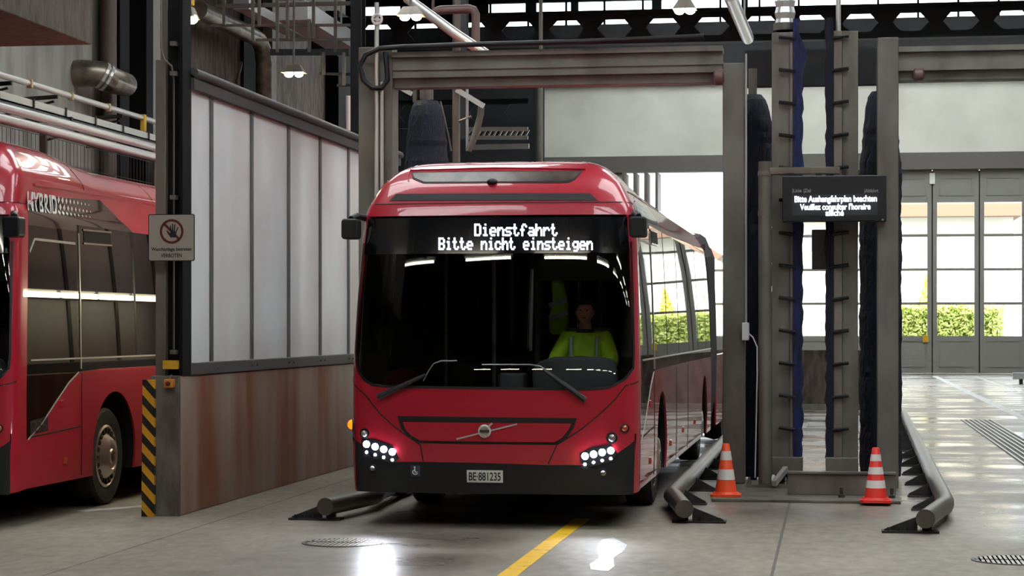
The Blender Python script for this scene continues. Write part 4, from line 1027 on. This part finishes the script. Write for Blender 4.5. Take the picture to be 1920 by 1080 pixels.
# round pole with display
YP = 22.6
a = X(1422, YP); b = X(1447, YP); px = (a + b) / 2; pr_ = (b - a) / 2
ip = thing('display_pole', 'round grey pole carrying the departure display', 'pole', (px, YP, 0))
zp = Z(303, 1434, YP)
obj('pole', MB().tube([(px, YP, .03), (px, YP, zp)], pr_, 20), M['steel'], ip, True)
for v in (330, 405): obj('pole_collar', MB().lathe([(pr_ + .008, 0), (pr_ + .008, .05)], (px, YP, Z(v, 1434, YP)), 20), M['steel_brown'], ip, True)
obj('bracket_arm', MB().box(px, X(1575, YP), YP - .05, YP + .05, Z(327, 1500, YP), Z(314, 1500, YP)), M['steel_brown'], ip, False, .005)
mm = MB(); mm.box(px - .2, px + .25, YP - .12, YP + .12, 0.03, .06)
for dx in (-.17, .22):
    for dy in (-.09, .09): mm.lathe([(.022, 0), (.022, .05), (.012, .055), (.012, .1)], (px + dx, YP + dy, .03), 10)
obj('foot_plate', mm, M['steel'], ip)
obj('foot_brace', MB().bar((px + .1, YP - .2, .08), (px + .22, YP + .1, .22), .05, .06), M['silver'], ip)
YD = 22.45; a, b = at(1467, 416, YD), at(1662, 328, YD)
ds = thing('departure_display', 'black departure display with lit white text hanging from the pole arm', 'display', ((a.x + b.x) / 2, YD, a.z))
hs_ = obj('housing', MB().box(a.x, b.x, YD, YD + .14, a.z, b.z), M['screenblack'], ds, False, .008)
obj('screen', MB().box(at(1485, 400, YD).x, at(1646, 400, YD).x, YD - .004, YD + .002, at(1500, 404, YD).z, at(1500, 365, YD).z), M['screen_grey'] if 'screen_grey' in M else M['interior_dark'], ds)
for dx in (.05, .35): obj('hanger', MB().box(a.x + dx, a.x + dx + .07, YD + .1, YD + .13, b.z - .005, Z(327, 1500, YP) + .01), M['bracket'], ds)
M['ledw'] = glow('board_led', (235, 242, 255), 4.5); M['boardink'] = mat('board_caption', (150, 140, 138), .5)
for tx, u0, u1, v0, v1, mt in (('Bitte Aushangfahrplan beachten', 1490, 1644, 366, 383, 'ledw'), ("Veuillez consulter l'horaire", 1500, 1632, 381, 394, 'ledw'), ('affich\u00e9', 1548, 1582, 393, 405, 'ledw'),
                               ('|Linie', 1486, 1503, 354, 363, 'boardink'), ('|Ziel', 1507, 1520, 354, 363, 'boardink'), ('|Abfahrt', 1621, 1647, 354, 363, 'boardink')):
    p0, p1 = at(u0, v1, YD), at(u1, v0, YD)
    textmesh('display_text', tx, ((p0.x + p1.x) / 2, YD - .006, (p0.z + p1.z) / 2), p1.x - p0.x, p1.z - p0.z, M[mt], ds, .003, '-y', .02)
a = at(1655, 412, YD); obj('maker_mark', MB().lathe([(.012, 0), (.012, .003)], (a.x, YD, a.z), 12, (0, -1, 0)), M['boardink'], ds)

# ---------------------------------------------------------------- island base
p0, p1 = gr(1335, 940), gr(1688, 952)
pm = MB().box(p0.x, p1.x + .02, 20.95, 23.6, 0, .03)
bp = thing('base_plate', 'flat steel base plate under the island columns', 'plate', (p0.x, 21, 0))
obj('plate', pm, M['steel'], bp, False, .006)
a, b = at(1477, 930, 21.6), at(1680, 890, 21.6)
kp = thing('kick_board', 'wide grey steel kick board in front of the brush columns', 'board', (a.x, 21.6, .03))
obj('board', MB().box(a.x, b.x, 21.6, 21.64, .03, b.z), M['steel_brown'], kp, False, .006)
obj('top_lip', MB().box(a.x, b.x, 21.58, 21.75, b.z, b.z + .02), M['steel'], kp)
for x in (b.x - .05, b.x - .55): obj('anchor_bolt', MB().lathe([(.035, 0), (.035, .03), (.018, .035), (.018, .1)], (x, 21.3, .03), 10), M['tubesteel'], kp)
obj('brace', MB().box(a.x, a.x + .08, 21.56, 21.62, .03, .2), M['steel'], kp)


def cone(label, x, y, mt, bands):
    t = thing('traffic_cone', label, 'traffic cone', (x, y, .03), 'cones on the island')
    obj('base', MB().prism(rounded(x - .155, x + .155, y - .155, y + .155, .05), .03, .055, 'xy').lathe([(.14, .055), (.125, .075)], (x, y, 0), 24), mt, t)
    R0, R1_, z0, z1 = .112, .036, .07, .56
    rad = lambda z: R0 + (R1_ - R0) * (z - z0) / (z1 - z0)
    obj('cone_body', MB().lathe([(rad(z0), z0), (rad(z1), z1), (.03, z1 + .006), (.012, z1 + .006)], (x, y, 0), 28), mt, t, True)
    for a, b in bands: obj('reflective_band', MB().lathe([(rad(a) + .002, a), (rad(b) + .002, b)], (x, y, 0), 28), M['reflect'], t, True)
cone('orange cone with two white bands in front of the frame post by the bus', *gr(1361, 930, .03)[:2], M['cone'], ((.2, .305), (.40, .49)))
cone('red cone with three white bands by the kick board', *gr(1642, 941, .03)[:2], M['cone_red'], ((.17, .245), (.305, .375), (.435, .5)))


def rail(label, path, brx, sgn, ys_, r=.082):
    t = thing('guide_rail', label, 'rail', (path[0][0], path[0][1], 0), 'tubular wheel guide rails')
    zc = r + .05
    pts = [(x, y, zc) for x, y in path]
    obj('tube', MB().tube(pts, r, 20), M['tubesteel'], t, True)
    e = Vector(pts[-1]); d = (e - Vector(pts[-2])).normalized()
    obj('end_cap', MB().lathe([(r * .97, -.001), (r * .95, .004), (.01, .004)], e, 20, d), M['tubesteel'], t, True)
    for y in ys_:
        x = interp(y, [q[1] for q in path[::-1]][:len(path)], [q[0] for q in path[::-1]]) if path[0][1] > path[-1][1] else interp(y, [q[1] for q in path], [q[0] for q in path])
        x = brx(y)
        m = MB(); m.prism([(x + sgn * .05, 0), (x + sgn * .29, 0), (x + sgn * .29, .03), (x + sgn * .05, .16)], y - .012, y + .012); m.box(x - sgn * .08, x + sgn * .3, y - .07, y + .07, 0, .015)
        m.box(x - .05, x + .05, y - .03, y + .03, 0, zc)
        for dx in (.19, .26): m.lathe([(.015, .01), (.015, .04)], (x + sgn * dx, y + .045, 0), 8)
        obj('bracket', m, M['bracket'], t)
    # foot of the flared end
    p = Vector(pts[-1]) - d * .12
    m = MB(); m.box(p.x - sgn * .1, p.x + sgn * .38, p.y - .05, p.y + .12, 0, .02)
    m.prism([(p.x + sgn * .08, 0), (p.x + sgn * .36, .0), (p.x + sgn * .36, .03), (p.x + sgn * .08, .14)], p.y + .0, p.y + .03)
    for dx in (.16, .24, .32): m.lathe([(.015, .02), (.015, .05)], (p.x + sgn * dx, p.y - .02, 0), 8)
    m.box(p.x - .04, p.x + .04, p.y, p.y + .06, 0, zc)
    obj('end_foot', m, M['bracket'], t)
rail('steel guide rail on the floor between the bus and the orange cone', [(-1.52, 34), (-1.52, 20.5), (-1.525, 20.25), (-1.52, 20.0), (-1.48, 19.8), (-1.30, 18.55)], lambda y: -1.52, 1, [20.6 + 1.7 * i for i in range(8)])
rail('steel guide rail curving along the right side of the island', [(1.32, 39.5), (1.04, 19.75), (1.025, 19.45), (1.0, 19.2), (.96, 19.0), (.78, 17.9)], lambda y: 1.04 + (y - 19.5) * .014, -1, [20.3 + 1.6 * i for i in range(12)])
rail('dark guide rail end poking out under the left front of the bus', [(-4.42, 34), (-4.42, 21.2), (-4.40, 20.0), (-4.36, 19.7), (-4.34, 19.5), (-4.52, 18.3)], lambda y: -4.42, -1, [21.2 + 1.4 * i for i in range(8)])

# ---------------------------------------------------------------- floor fittings and paint
def manhole(label, c, rx, sq=False):
    t = thing('manhole_cover', label, 'manhole cover', (c.x, c.y, 0), 'manhole covers')
    obj('frame_ring', MB().lathe([(rx, 0), (rx, .006), (rx * .92, .006), (rx * .92, .001)], (c.x, c.y, 0), 40), M['iron'], t)
    obj('pit_shade', MB().lathe([(rx * .92, 0), (rx * .92, .001)], (c.x, c.y, 0), 40), M['ink'], t)  # flat black disc paints the shade below the bars
    m = MB(); n = 17
    for i in range(n):
        x = -rx * .86 + 2 * rx * .86 * i / (n - 1); l = math.sqrt(max(0, (rx * .9) ** 2 - x * x))
        for y0, y1 in ((-l, -.03), (.03, l)):
            if y1 > y0: m.box(c.x + x - .011, c.x + x + .011, c.y + y0, c.y + y1, .001, .007)
    obj('bars', m, M['iron_bright'], t)
M['iron_bright'] = mat('worn_iron', (170, 165, 155), .35, metal=.7)
manhole('round iron manhole cover on the floor before the bus', gr(642, 1018), .33)
manhole('round iron manhole cover at the lower right picture corner', gr(1905, 1051), .33)
c = gr(1905, 1051)
one('painted_line', MB().box(-2.33, -2.19, 9.0, 18.9, 0, .003), M['linepaint'], 'yellow line on the floor running under the bus', 'line')
fpt = [gr(*q) for q in ((1128, 1012), (1150, 1008), (1176, 1022), (1170, 1034), (1150, 1046), (1152, 1062), (1140, 1071), (1108, 1068), (1106, 1058), (1124, 1046), (1118, 1030))]
one('floor_patch', MB().prism([(q.x, q.y) for q in fpt], 0, .002, 'xy'), M['whitepaint'], 'worn white paint patch on the floor right of the yellow line', 'paint patch')
one('painted_line', MB().box(3.55, 3.75, 30.8, 76, 0, .003), M['whitepaint'], 'worn pale line along the floor of the right lane', 'line')
one('painted_line', MB().box(5.0, 5.1, 47, 76, 0, .003), M['whitepaint'], 'thin white line near the far right doors', 'line')
one('painted_line', MB().prism([(-7.0, 18.9), (-6.3, 19.9), (-6.3, 20.2), (-7.15, 19.0)], 0, .003, 'xy'), M['whitepaint'], 'pale diagonal line on the floor beside the parked bus wheel', 'line')
dg = thing('drain_grate', 'long slotted drain grate in the right lane floor', 'drain', (2.6, 33, 0))
obj('channel_shade', MB().box(2.4, 2.98, 24, 40.3, 0, .002), M['ink'], dg)  # flat black sheet, darkness under the grate put into its colour
mm = MB()
for i in range(7): mm.box(2.42 + i * .088, 2.45 + i * .088, 24, 40.3, .002, .012)
obj('bars', mm, M['iron_bright'], dg)
a = gr(1905, 720); ks = thing('wheel_stop', 'low dark wheel stop by the far right door', 'wheel stop', (a.x, a.y, 0))
obj('beam', MB().box(a.x - .1, a.x + 2.2, a.y - .1, a.y + .15, .15, .35), M['whitepaint'], ks, False, .01)
for i in range(3): obj('leg', MB().box(a.x + .1 + i * .9, a.x + .2 + i * .9, a.y - .08, a.y + .12, 0, .15), M['bracket'], ks)

# ================================================================ UPPER LEFT: pipes, trays, gallery
gb = atx(172, 84, -7.5)
struct('trim_4', MB().box(XL, -7.5, 8.0, gb.y, gb.z, 8.8), M['gallery'], label='concrete gallery box hanging at the upper left', cat='gallery', bevel=.01)
one('conduit', MB().tube([(-9.2, 12, gb.z - .03), (-9.2, gb.y - .5, gb.z - .03)], .025, 8), M['steel_brown'], 'thin conduit under the concrete gallery', 'conduit')
XP = -9.7
def lpipe(name, label, u, v0, r, mt, X_=XP, cat='pipe', grp=None):
    p = atx(0, v0, X_); return one(name, MB().tube([(X_, 17, p.z), (X_, 39.5, p.z)], r, 16), mt, label, cat, grp, smooth=True)
lpipe('silver_pipe', 'upper thick silver pipe above the parked bus', 0, 200, .055, M['silver'], XP + .02, grp='silver pipes over the parked bus')
lpipe('silver_pipe', 'lower thick silver pipe above the parked bus', 0, 222, .065, M['silver'], XP, grp='silver pipes over the parked bus')
z1 = atx(0, 140, XP - .3).z; hr_ = thing('hand_rail', 'thin pale rail with yellow clamps above the cable tray', 'rail', (XP - .3, 17, z1))
obj('rail_tube', MB().tube([(XP - .3, 17, z1), (XP - .3, 39.5, z1)], .04, 12), M['silver'], hr_, True)
for u, v in ((54, 160), (131, 184), (201, 205), (267, 226)):
    q = atx(u, v, XP - .3); s_ = 1.6 if u == 267 else 1
    obj('clamp', MB().box(q.x - .02, q.x + .05, q.y - .03 * s_, q.y + .03 * s_, z1 - (.06 if s_ == 1 else .2), z1 + .05), M['yellow' if s_ > 1 else 'clamp'], hr_, False, .01)
for u in (22, 108, 230):
    q = atx(u, 170, XP - .3); obj('wall_bracket', MB().bar((XL + .01, q.y, z1 - .12), (XP - .3, q.y, z1 - .06), .04, .05).bar((XL + .01, q.y, z1 - .4), (XP - .35, q.y, z1 - .12), .03), M['bracket'], hr_)
zt0, zt1 = atx(0, 187, XP - .1).z, atx(0, 170, XP - .1).z
ct = thing('cable_tray', 'grey cable tray along the left wall', 'cable tray', (XP - .1, 17, zt0))
obj('tray', MB().box(XP - .14, XP - .1, 17, 39.5, zt0, zt1).box(XP - .5, XP - .1, 17, 39.5, zt0, zt0 + .02), M['tray'] if 'tray' in M else M['silver'], ct)
mm = MB()
for i in range(18): mm.box(XP - .1, XP - .085, 18 + i * 1.1, 18.04 + i * 1.1, zt0 - .05, zt1 + .02)
obj('tray_clips', mm, M['bracket'], ct)
obj('cables', MB().tube([(XP - .05, 17, zt0 - .05), (XP - .05, 39.5, zt0 - .05)], .035, 8).tube([(XP - .12, 17, zt0 - .09), (XP - .12, 39.5, zt0 - .09)], .035, 8), M['castel'], ct, True)
for i in range(6): obj('tray_bracket', MB().bar((XL + .36, 18.5 + i * 3.6, zt0 - .05), (XP, 18.5 + i * 3.6, zt0 - .02), .05, .05), M['bracket'], ct)
# wire mesh behind the bus roof
mf = thing('mesh_fence', 'fine wire mesh panel behind the parked bus roof', 'fence', (-10.4, 20, 2.2))
zz1 = atx(0, 235, -10.4).z; mm = MB()
for i in range(96): mm.box(-10.403, -10.397, 22 + i * .14, 22.006 + i * .14, 2.0, zz1)
for i in range(8): mm.box(-10.405, -10.395, 22, 35.5, 2.0 + i * (zz1 - 2) / 7 - .005, 2.0 + i * (zz1 - 2) / 7 + .005)
mo = obj('wire_grid', mm, M['mesh_wire'], mf)
for y in (22, 26.5, 31, 35.5): obj('fence_post', MB().box(-10.45, -10.37, y - .03, y + .03, 0, zz1 + .03), M['steel'], mf)
struct('trim_5', MB().box(XL, XL + .06, 17, atx(165, 260, XL).y, 1.5, atx(0, 90, XL).z + 2), M['concrete_light'], label='pale concrete wall face behind the mesh', cat='wall')
# pilasters and panels along the left wall
YW = lambda u: atx(u, 100, XL).y
for (u0, u1, d, mt, lb) in ((196, 214, .25, 'darksteel', 'black steel column behind the brown riser pipe'), (241, 254, .3, 'darksteel', 'black steel column beside the pale column strip'),
                            (446, 482, .12, 'darksteel', 'black strip painted for the dark wall recess behind the bent pipe'), (606, 640, .35, 'darksteel', 'black steel column at the far end of the left wall')):  # recess entry is no column: raised black strip paints the dark gap
    one('wall_column', MB().box(XL, XL + d, YW(u0), YW(u1), 0, 8.8), M[mt], lb, 'column')
for (u0, u1, lb) in ((254, 270, 'pale grey column strip left of the black column'), (483, 491, 'thin pale column strip beside the bent pipe')):
    one('wall_column', MB().box(XL, XL + .3, YW(u0), YW(u1), 0, 8.8), M['door_grey'], lb, 'column')
for i, (u0, u1) in enumerate(((272, 446), (491, 606))):
    struct('trim_%d' % (6 + i), MB().box(XL, XL + .05, YW(u0), YW(u1), 0, 8.8), M['concrete_dark'], label=('rough dark concrete panel of the left wall', 'far rough concrete panel of the left wall')[i], cat='wall panel')
q = lambda u, v: atx(u, v, XL + .35)
one('riser_pipe', MB().tube([(XL + .16, q(225, 100).y, 0), (XL + .16, q(225, 100).y, 8.8)], .13, 16), M['brownpipe'], 'brown vertical riser pipe on the left wall', 'pipe', smooth=True)
p0 = atx(134, 138, XL + .0); p1 = atx(160, 139, XL + .32); p2 = atx(205, 149, XL + .42); p3 = atx(228, 156, XL + .38)
p0 = Vector((XL + .01, p0.y, p0.z)); p1 = Vector((XL + .4, p0.y + .1, p0.z)); p2 = atx(205, 149, XL + .52); p3 = atx(236, 159, XL + .5)
dp = thing('exhaust_duct', 'fat silver duct stub bending out of the left wall', 'duct', p0)
obj('duct_tube', MB().tube([p0, p0 + Vector((.22, 0, 0)), p1, p1 + (p2 - p1) * .2, p2, p3, p3 + (p3 - p2).normalized() * .06], [.2, .2, .2, .2, .2, .18, .12], 20), M['duct'], dp, True)
mm = MB(); d_ = (p2 - p1).normalized()
for k_ in (.3, .75): mm.lathe([(.21, -.02), (.21, .02)], p1 + (p2 - p1) * k_, 20, d_)
obj('duct_band', mm, M['silver'], dp)
# bent pipe along the wall, going down
pa = [atx(372, 18, XL + .5), atx(475, 68, XL + .5), atx(487, 82, XL + .5)]; e = pa[-1]
c1 = pa[1]
one('bent_pipe', MB().tube([pa[0], c1, c1 + Vector((0, .35, -.02)), c1 + Vector((0, .62, -.14)), c1 + Vector((0, .75, -.4)), Vector((c1.x, c1.y + .76, 2.0))], .16, 16), M['duct'], 'fat dull pipe running along the left wall and bending down', 'pipe', smooth=True)
for i, (u0, v0, u1, v1, lb) in enumerate(((443, 155, 455, 110, 'thin brace slanting beside the bent pipe'), (270, 40, 292, 112, 'thin dark brace on the wall left of the black column'))):
    one('brace', MB().bar(atx(u0, v0, XL + .07), atx(u1, v1, XL + .07), .05), M['steel'] if i == 0 else M['darksteel'], lb, 'brace')
# lattice of hangers and rails
YL = 31.0
lt = thing('hanger_lattice', 'lattice of hangers and dark rails below the roof at upper left', 'lattice', at(540, 98, YL))
for u0, v0, u1, v1, w_ in ((395, 48, 660, 47, .04), (480, 75, 660, 74, .04), (508, 98, 655, 98, .09), (405, 12, 660, 6, .06), (600, 138, 660, 140, .04), (632, 160, 662, 160, .04)):
    obj('rail', MB().bar(at(u0, v0, YL), at(u1, v1, YL), w_), M['lintel' if v0 < 90 else 'castel'], lt)
for u, v0, v1 in ((420, 5, 47), (474, 12, 75), (486, 0, 48), (520, 20, 98), (539, 10, 74), (580, 36, 98), (588, 10, 72), (629, 22, 98), (607, 98, 140), (645, 98, 160)):
    obj('hanger', MB().bar(at(u, v1, YL - .05), at(u, v0 - 60 if v0 < 25 else v0, YL - .05), .045), M['steel'], lt)
# long ducts under the roof, running down the hall
def runs(name, label, u0, v0, u1, v1, z, r, mt, box=False, cat='duct'):
    a, b = gr(u0, v0, z), gr(u1, v1, z)
    m = MB().bar(a, b, r * 2, r * 1.2) if box else MB().tube([a, b], r, 14)
    for f_ in (.2, .8): c_ = a + (b - a) * f_; m.bar(c_, (c_.x, c_.y, 8.79), .03)
    return one(name, m, mt, label, cat, smooth=not box)
runs('air_duct', 'pale square duct running under the roof behind the lattice', 548, 20, 660, 90, 7.0, .26, M['ductgrey'], True)
runs('air_duct', 'narrow pale duct left of the square duct under the roof', 452, 8, 560, 64, 7.0, .13, M['ductgrey'], True)
one('steel_column', MB().tube([at(655, 180, 34), at(655, 245, 34)], .06, 10), M['reflect'], 'short pale tube painted to stand for the lit strip beside the black column', 'tube', smooth=True)  # no column: pale unlit tube, the strip's light is put into its colour

# ---------------------------------------------------------------- castellated beams
def castellated(label, Y, x0, x1, zb, zt, pitch, ph, grp='castellated roof beams'):
    t = thing('castellated_beam', label, 'beam', (x0, Y, zb), grp)
    bm = bmesh.new(); m = MB(); n = int((x1 - x0) / pitch) + 1; zc = (zb + zt) / 2; hh = (zt - zb) / 2
    hr2 = hh * .62; a_, b_ = pitch * .36, pitch * .2
    for i in range(n):
        cx_ = x0 + pitch * (i + .5); L_, R_ = cx_ - pitch / 2, cx_ + pitch / 2
        hx_ = [(cx_ - a_, zc), (cx_ - b_, zc + hr2), (cx_ + b_, zc + hr2), (cx_ + a_, zc), (cx_ + b_, zc - hr2), (cx_ - b_, zc - hr2)]
        ot = [(L_, zc), (L_, zt), (R_, zt), (R_, zc), (R_, zb), (L_, zb)]
        for y in (Y - .012, Y + .012):
            vs = [(p_[0], y, p_[1]) for p_ in hx_ + ot]
            m.add(vs, [(0, 1, 7, 6), (1, 2, 8, 7), (2, 3, 9, 8), (3, 4, 10, 9), (4, 5, 11, 10), (5, 0, 6, 11)])
        vs = [(p_[0], y, p_[1]) for y in (Y - .012, Y + .012) for p_ in hx_]
        m.add(vs, [(j, (j + 1) % 6, (j + 1) % 6 + 6, j + 6) for j in range(6)])
    obj('web', m, M['castel'], t)
    obj('top_flange', MB().box(x0, x0 + n * pitch, Y - .15, Y + .15, zt, zt + .04), M['castel'], t)
    obj('bottom_flange', MB().box(x0, x0 + n * pitch, Y - .15, Y + .15, zb - .04, zb), M['castel'], t)
    return t
Yc = 40.5
zb_, zt_ = at(1300, 75, Yc).z, at(1300, 27, Yc).z
pch = 89.0 / F * 41.5
x00 = at(796, 50, Yc).x - 2.5 * pch
castellated('black beam with hexagonal holes across the hall below the skylight', Yc, x00, 12.5, zb_ - .02, zt_ + .04, pch, 0)
castellated('farther black beam with a hexagonal hole seen over the bus roof', 58.0, at(860, 200, 58).x - 8 * 1.0, at(1000, 200, 58).x - .3, at(935, 236, 58).z, at(935, 186, 58).z, 1.02, 0)
# far details over the bus roof
a, b = at(990, 200, 56), at(1004, 200, 56)
one('steel_column', MB().box(a.x, b.x, 56, 56.3, 0, 8.8), M['castel'], 'black column at the left edge of the white far wall', 'column')
a = at(1011, 200, 55); one('riser_pipe', MB().tube([(a.x, 55, 0), (a.x, 55, 9)], .1, 12), M['steel'], 'grey riser pipe beside the black column at the far wall', 'pipe', smooth=True)
tb = thing('truss_beam', 'light ladder truss seen over the bus roof', 'truss', at(930, 255, 50))
for v in (242, 258): obj('chord', MB().bar(at(872, v, 50), at(990, v, 50), .09), M['silver'], tb)
for i in range(12): obj('rung', MB().bar(at(874 + i * 10, 257, 50), at(882 + i * 10, 243, 50), .04), M['silver'], tb)
obj('chord', MB().bar(at(885, 276, 50), at(992, 274, 50), .12), M['silver'], tb)
# far dark wall behind the left part
struct('wall_recess', MB().box(XF, at(1019, 200, 79).x, 79, 79.3, 0, 13.3), M['castel'], label='dark wall left of the white far wall', cat='wall')
# rear wash frame seen over the bus roof
Yr = 27.2
rg = thing('rear_wash_frame', 'rust-brown wash frame carrying the left brush behind the bus', 'wash frame', at(800, 160, Yr))
obj('top_beam', MB().bar(at(738, 153, Yr), at(872, 153, Yr), .12, .11), M['pinkpipe'], rg, False, .01)
obj('frame_post', MB().box(at(848, 0, Yr).x, at(860, 0, Yr).x, Yr, Yr + .12, 0, at(850, 166, Yr).z), M['steel_brown'], rg, False, .005)
obj('frame_post', MB().box(at(738, 0, Yr).x, at(744, 0, Yr).x, Yr, Yr + .1, 0, at(740, 153, Yr).z), M['steel_brown'], rg)
obj('pale_strut', MB().bar(at(856, 168, Yr - .1), at(907, 199, Yr - .1), .05, .07), M['silver'], rg)
obj('motor', MB().tube([at(800, 156, Yr - .3), at(800, 187, Yr - .3)], .09, 14), M['steel'], rg, True)
obj('motor_rod', MB().tube([at(778, 156, Yr - .3), at(778, 192, Yr - .3)], .03, 8), M['steel'], rg, True)
obj('curved_hose', MB().tube([at(878, 283, Yr), at(888, 262, Yr), at(896, 235, Yr), at(901, 215, Yr), at(903, 195, Yr)], .045, 10), M['lintel'], rg, True)
obj('wire_brace', MB().tube([at(826, 190, Yr), at(840, 250, Yr), at(846, 283, Yr)], .012, 6).tube([at(860, 228, Yr), at(884, 219, Yr)], .02, 6), M['steel_brown'], rg)
obj('lower_frame', MB().bar(at(742, 160, Yr), at(772, 176, Yr), .05, .06).tube([at(876, 160, Yr), at(876, 283, Yr)], .02, 8), M['pale_rail'] if 'pale_rail' in M else M['silver'], rg)
# pipes at the top centre
YT = 29.0
one('diagonal_pipe', MB().tube([at(755, -30, YT), at(765, -2, YT), at(852, 62, YT), at(912, 102, YT)], .075, 12), M['silver'], 'pale diagonal pipe crossing under the roof above the bus', 'pipe', smooth=True)
ye = YT + .6
one('elbow_pipe', MB().tube([Vector((at(812, 20, ye).x, ye, 8.8)), at(812, 30, ye), at(816, 22, ye), at(826, 19, ye), at(880, 17, ye), at(888, 19, ye), at(892, 28, ye), at(892, 98, ye)], .065, 12), M['pinkpipe'], 'reddish pipe with elbow under the roof above the bus', 'pipe', smooth=True)
one('steel_column', MB().box(at(863, 0, 36).x, at(875, 0, 36).x, 36, 36.2, at(870, 100, 36).z - 1.5, 8.8), M['castel'], 'black hanger column beside the reddish elbow pipe', 'column')
one('vertical_pipe', MB().tube([Vector((at(856, 28, YT + 1.3).x, YT + 1.3, 8.8)), at(856, 100, YT + 1.3)], .06, 12), M['steel_brown'], 'short brown pipe standing on the wash frame beam', 'pipe', smooth=True)
vm = MB(); vc = at(707, 36, YG - .1)
vm.tube([vc + Vector((.055 * math.cos(t), 0, .055 * math.sin(t))) for t in [2 * math.pi * k_ / 20 for k_ in range(21)]], .014, 8, False); vm.bar(vc - Vector((.05, 0, 0)), vc + Vector((.05, 0, 0)), .012); vm.tube([vc, vc + Vector((0, .06, 0))], .02, 8)
one('valve_wheel', vm, M['reflect'], 'small round valve wheel on the conduit above the left post', 'valve', smooth=True)
# flexible ducts over the brush columns
fd = thing('flexible_duct', 'wide corrugated silver duct above the left brush column', 'duct', at(1473, 58, 23.1))
pr = []
zA, zB = at(1473, 58, 23.1).z, 8.8
for i in range(60): pr.append((.115 if i % 2 else .10, zA + (zB - zA) * i / 59))
obj('duct_hose', MB().lathe(pr, (at(1472, 0, 23.1).x, 23.1, 0), 20), M['silver'], fd)
obj('duct_clamp', MB().lathe([(.13, 0), (.13, .08)], (at(1472, 0, 23.1).x, 23.1, zA), 20), M['lintel'], fd)
one('vertical_pipe', MB().tube([at(1572, 62, 23.1), (at(1572, 62, 23.1).x, 23.1, 8.8)], .028, 10), M['silver'], 'thin silver pipe above the right brush column', 'pipe', smooth=True)
one('vertical_pipe', MB().tube([at(1014, 96, 24), (at(1014, 96, 24).x, 24, 8.8)], .022, 10), M['steel'], 'thin grey pipe rising from the middle of the wash frame beam', 'pipe', smooth=True)
runs('sloping_duct', 'silver duct sloping past the skylight right of centre', 1368, -10, 1402, 72, 7.0, .11, M['silver'])

# ================================================================ LAMPS
def flood(label, u, v, Y, wpx, yellow=False):
    c = at(u, v, Y); t = thing('flood_lamp', label, 'lamp', c, 'twin flood lamps under the roof'); w_ = wpx / F * Y / 2
    hd = MB(); z0 = c.z
    hd.add([(c.x - w_, Y - .12, z0), (c.x + w_, Y - .12, z0), (c.x + w_, Y + .14, z0), (c.x - w_, Y + .14, z0), (c.x - w_ * .55, Y - .05, z0 + .12), (c.x + w_ * .55, Y - .05, z0 + .12), (c.x + w_ * .55, Y + .08, z0 + .12), (c.x - w_ * .55, Y + .08, z0 + .12)],
           [(4, 5, 6, 7), (0, 1, 5, 4), (1, 2, 6, 5), (2, 3, 7, 6), (3, 0, 4, 7)])
    obj('hood', hd, M['steel_brown'], t)
    for sx in (-.45, .45): obj('bulb', MB().sph((c.x + sx * w_, Y, z0 - .01), (.07, .07, .055), 12, 8), M['flood'], t, True)
    obj('stem', MB().tube([(c.x, Y, z0 + .1), (c.x, Y, 8.8)], .018, 8), M['lintel'], t)
    if yellow: obj('ballast', MB().box(c.x - .06, c.x + .06, Y - .06, Y + .06, z0 + .14, z0 + .42), M['yellow'], t, False, .01)
    ld = bpy.data.lights.new('flood_light', 'SPOT'); ld.energy = FLOOD_W; ld.color = (1, .88, .68); ld.spot_size = 2.4; ld.shadow_soft_size = .15
    lo_ = bpy.data.objects.new('flood_light', ld); COL.objects.link(lo_); lo_.location = (c.x, Y, z0 - .15)
M['flood'] = glow('flood_bulb', (255, 226, 170), LAMP_FLOOD)
flood('twin flood lamp with yellow ballast right of the black column', 352, 34, 21.5, 34, True)
flood('twin flood lamp hanging before the rough wall under the lattice', 551, 137, 30.5, 44)
flood('twin flood lamp left of the diagonal pipe', 770, 30, 27, 50)
flood('twin flood lamp under the skylight right of centre', 1284, 18, 27, 44)
# fluorescent rows over the hall in front of the bus
M['tube'] = glow('fluorescent_tube', (255, 246, 226), LAMP_TUBE)
k = 0
base = None
for row, (yy, zl) in enumerate(((-20.0, 6.0), (7.2, 6.9), (10.2, 6.0))):
    for i in range(9):
        x = -10 + i * 2.5
        nth = ('first', 'second', 'third', 'fourth', 'fifth', 'sixth', 'seventh', 'eighth', 'ninth')[i]
        lb = 'white fluorescent tube light, %s of the %s row above the hall entrance' % (nth, ('back', 'middle', 'front')[row])
        if base is None:
            base = thing('tube_light', lb, 'lamp', (x, yy, zl), 'fluorescent tube lights over the hall')
            obj('housing', MB().box(x - .8, x + .8, yy - .04, yy + .04, zl, zl + .06), M['white'], base)
            obj('tube', MB().tube([(x - .75, yy, zl - .04), (x + .75, yy, zl - .03)], .025, 8), M['tube'], base, True)
            obj('hanger', MB().box(x - .01, x + .01, yy - .01, yy + .01, zl + .06, 8.8), M['lintel'], base)
        else: dup(base, (x, yy, zl), lb)
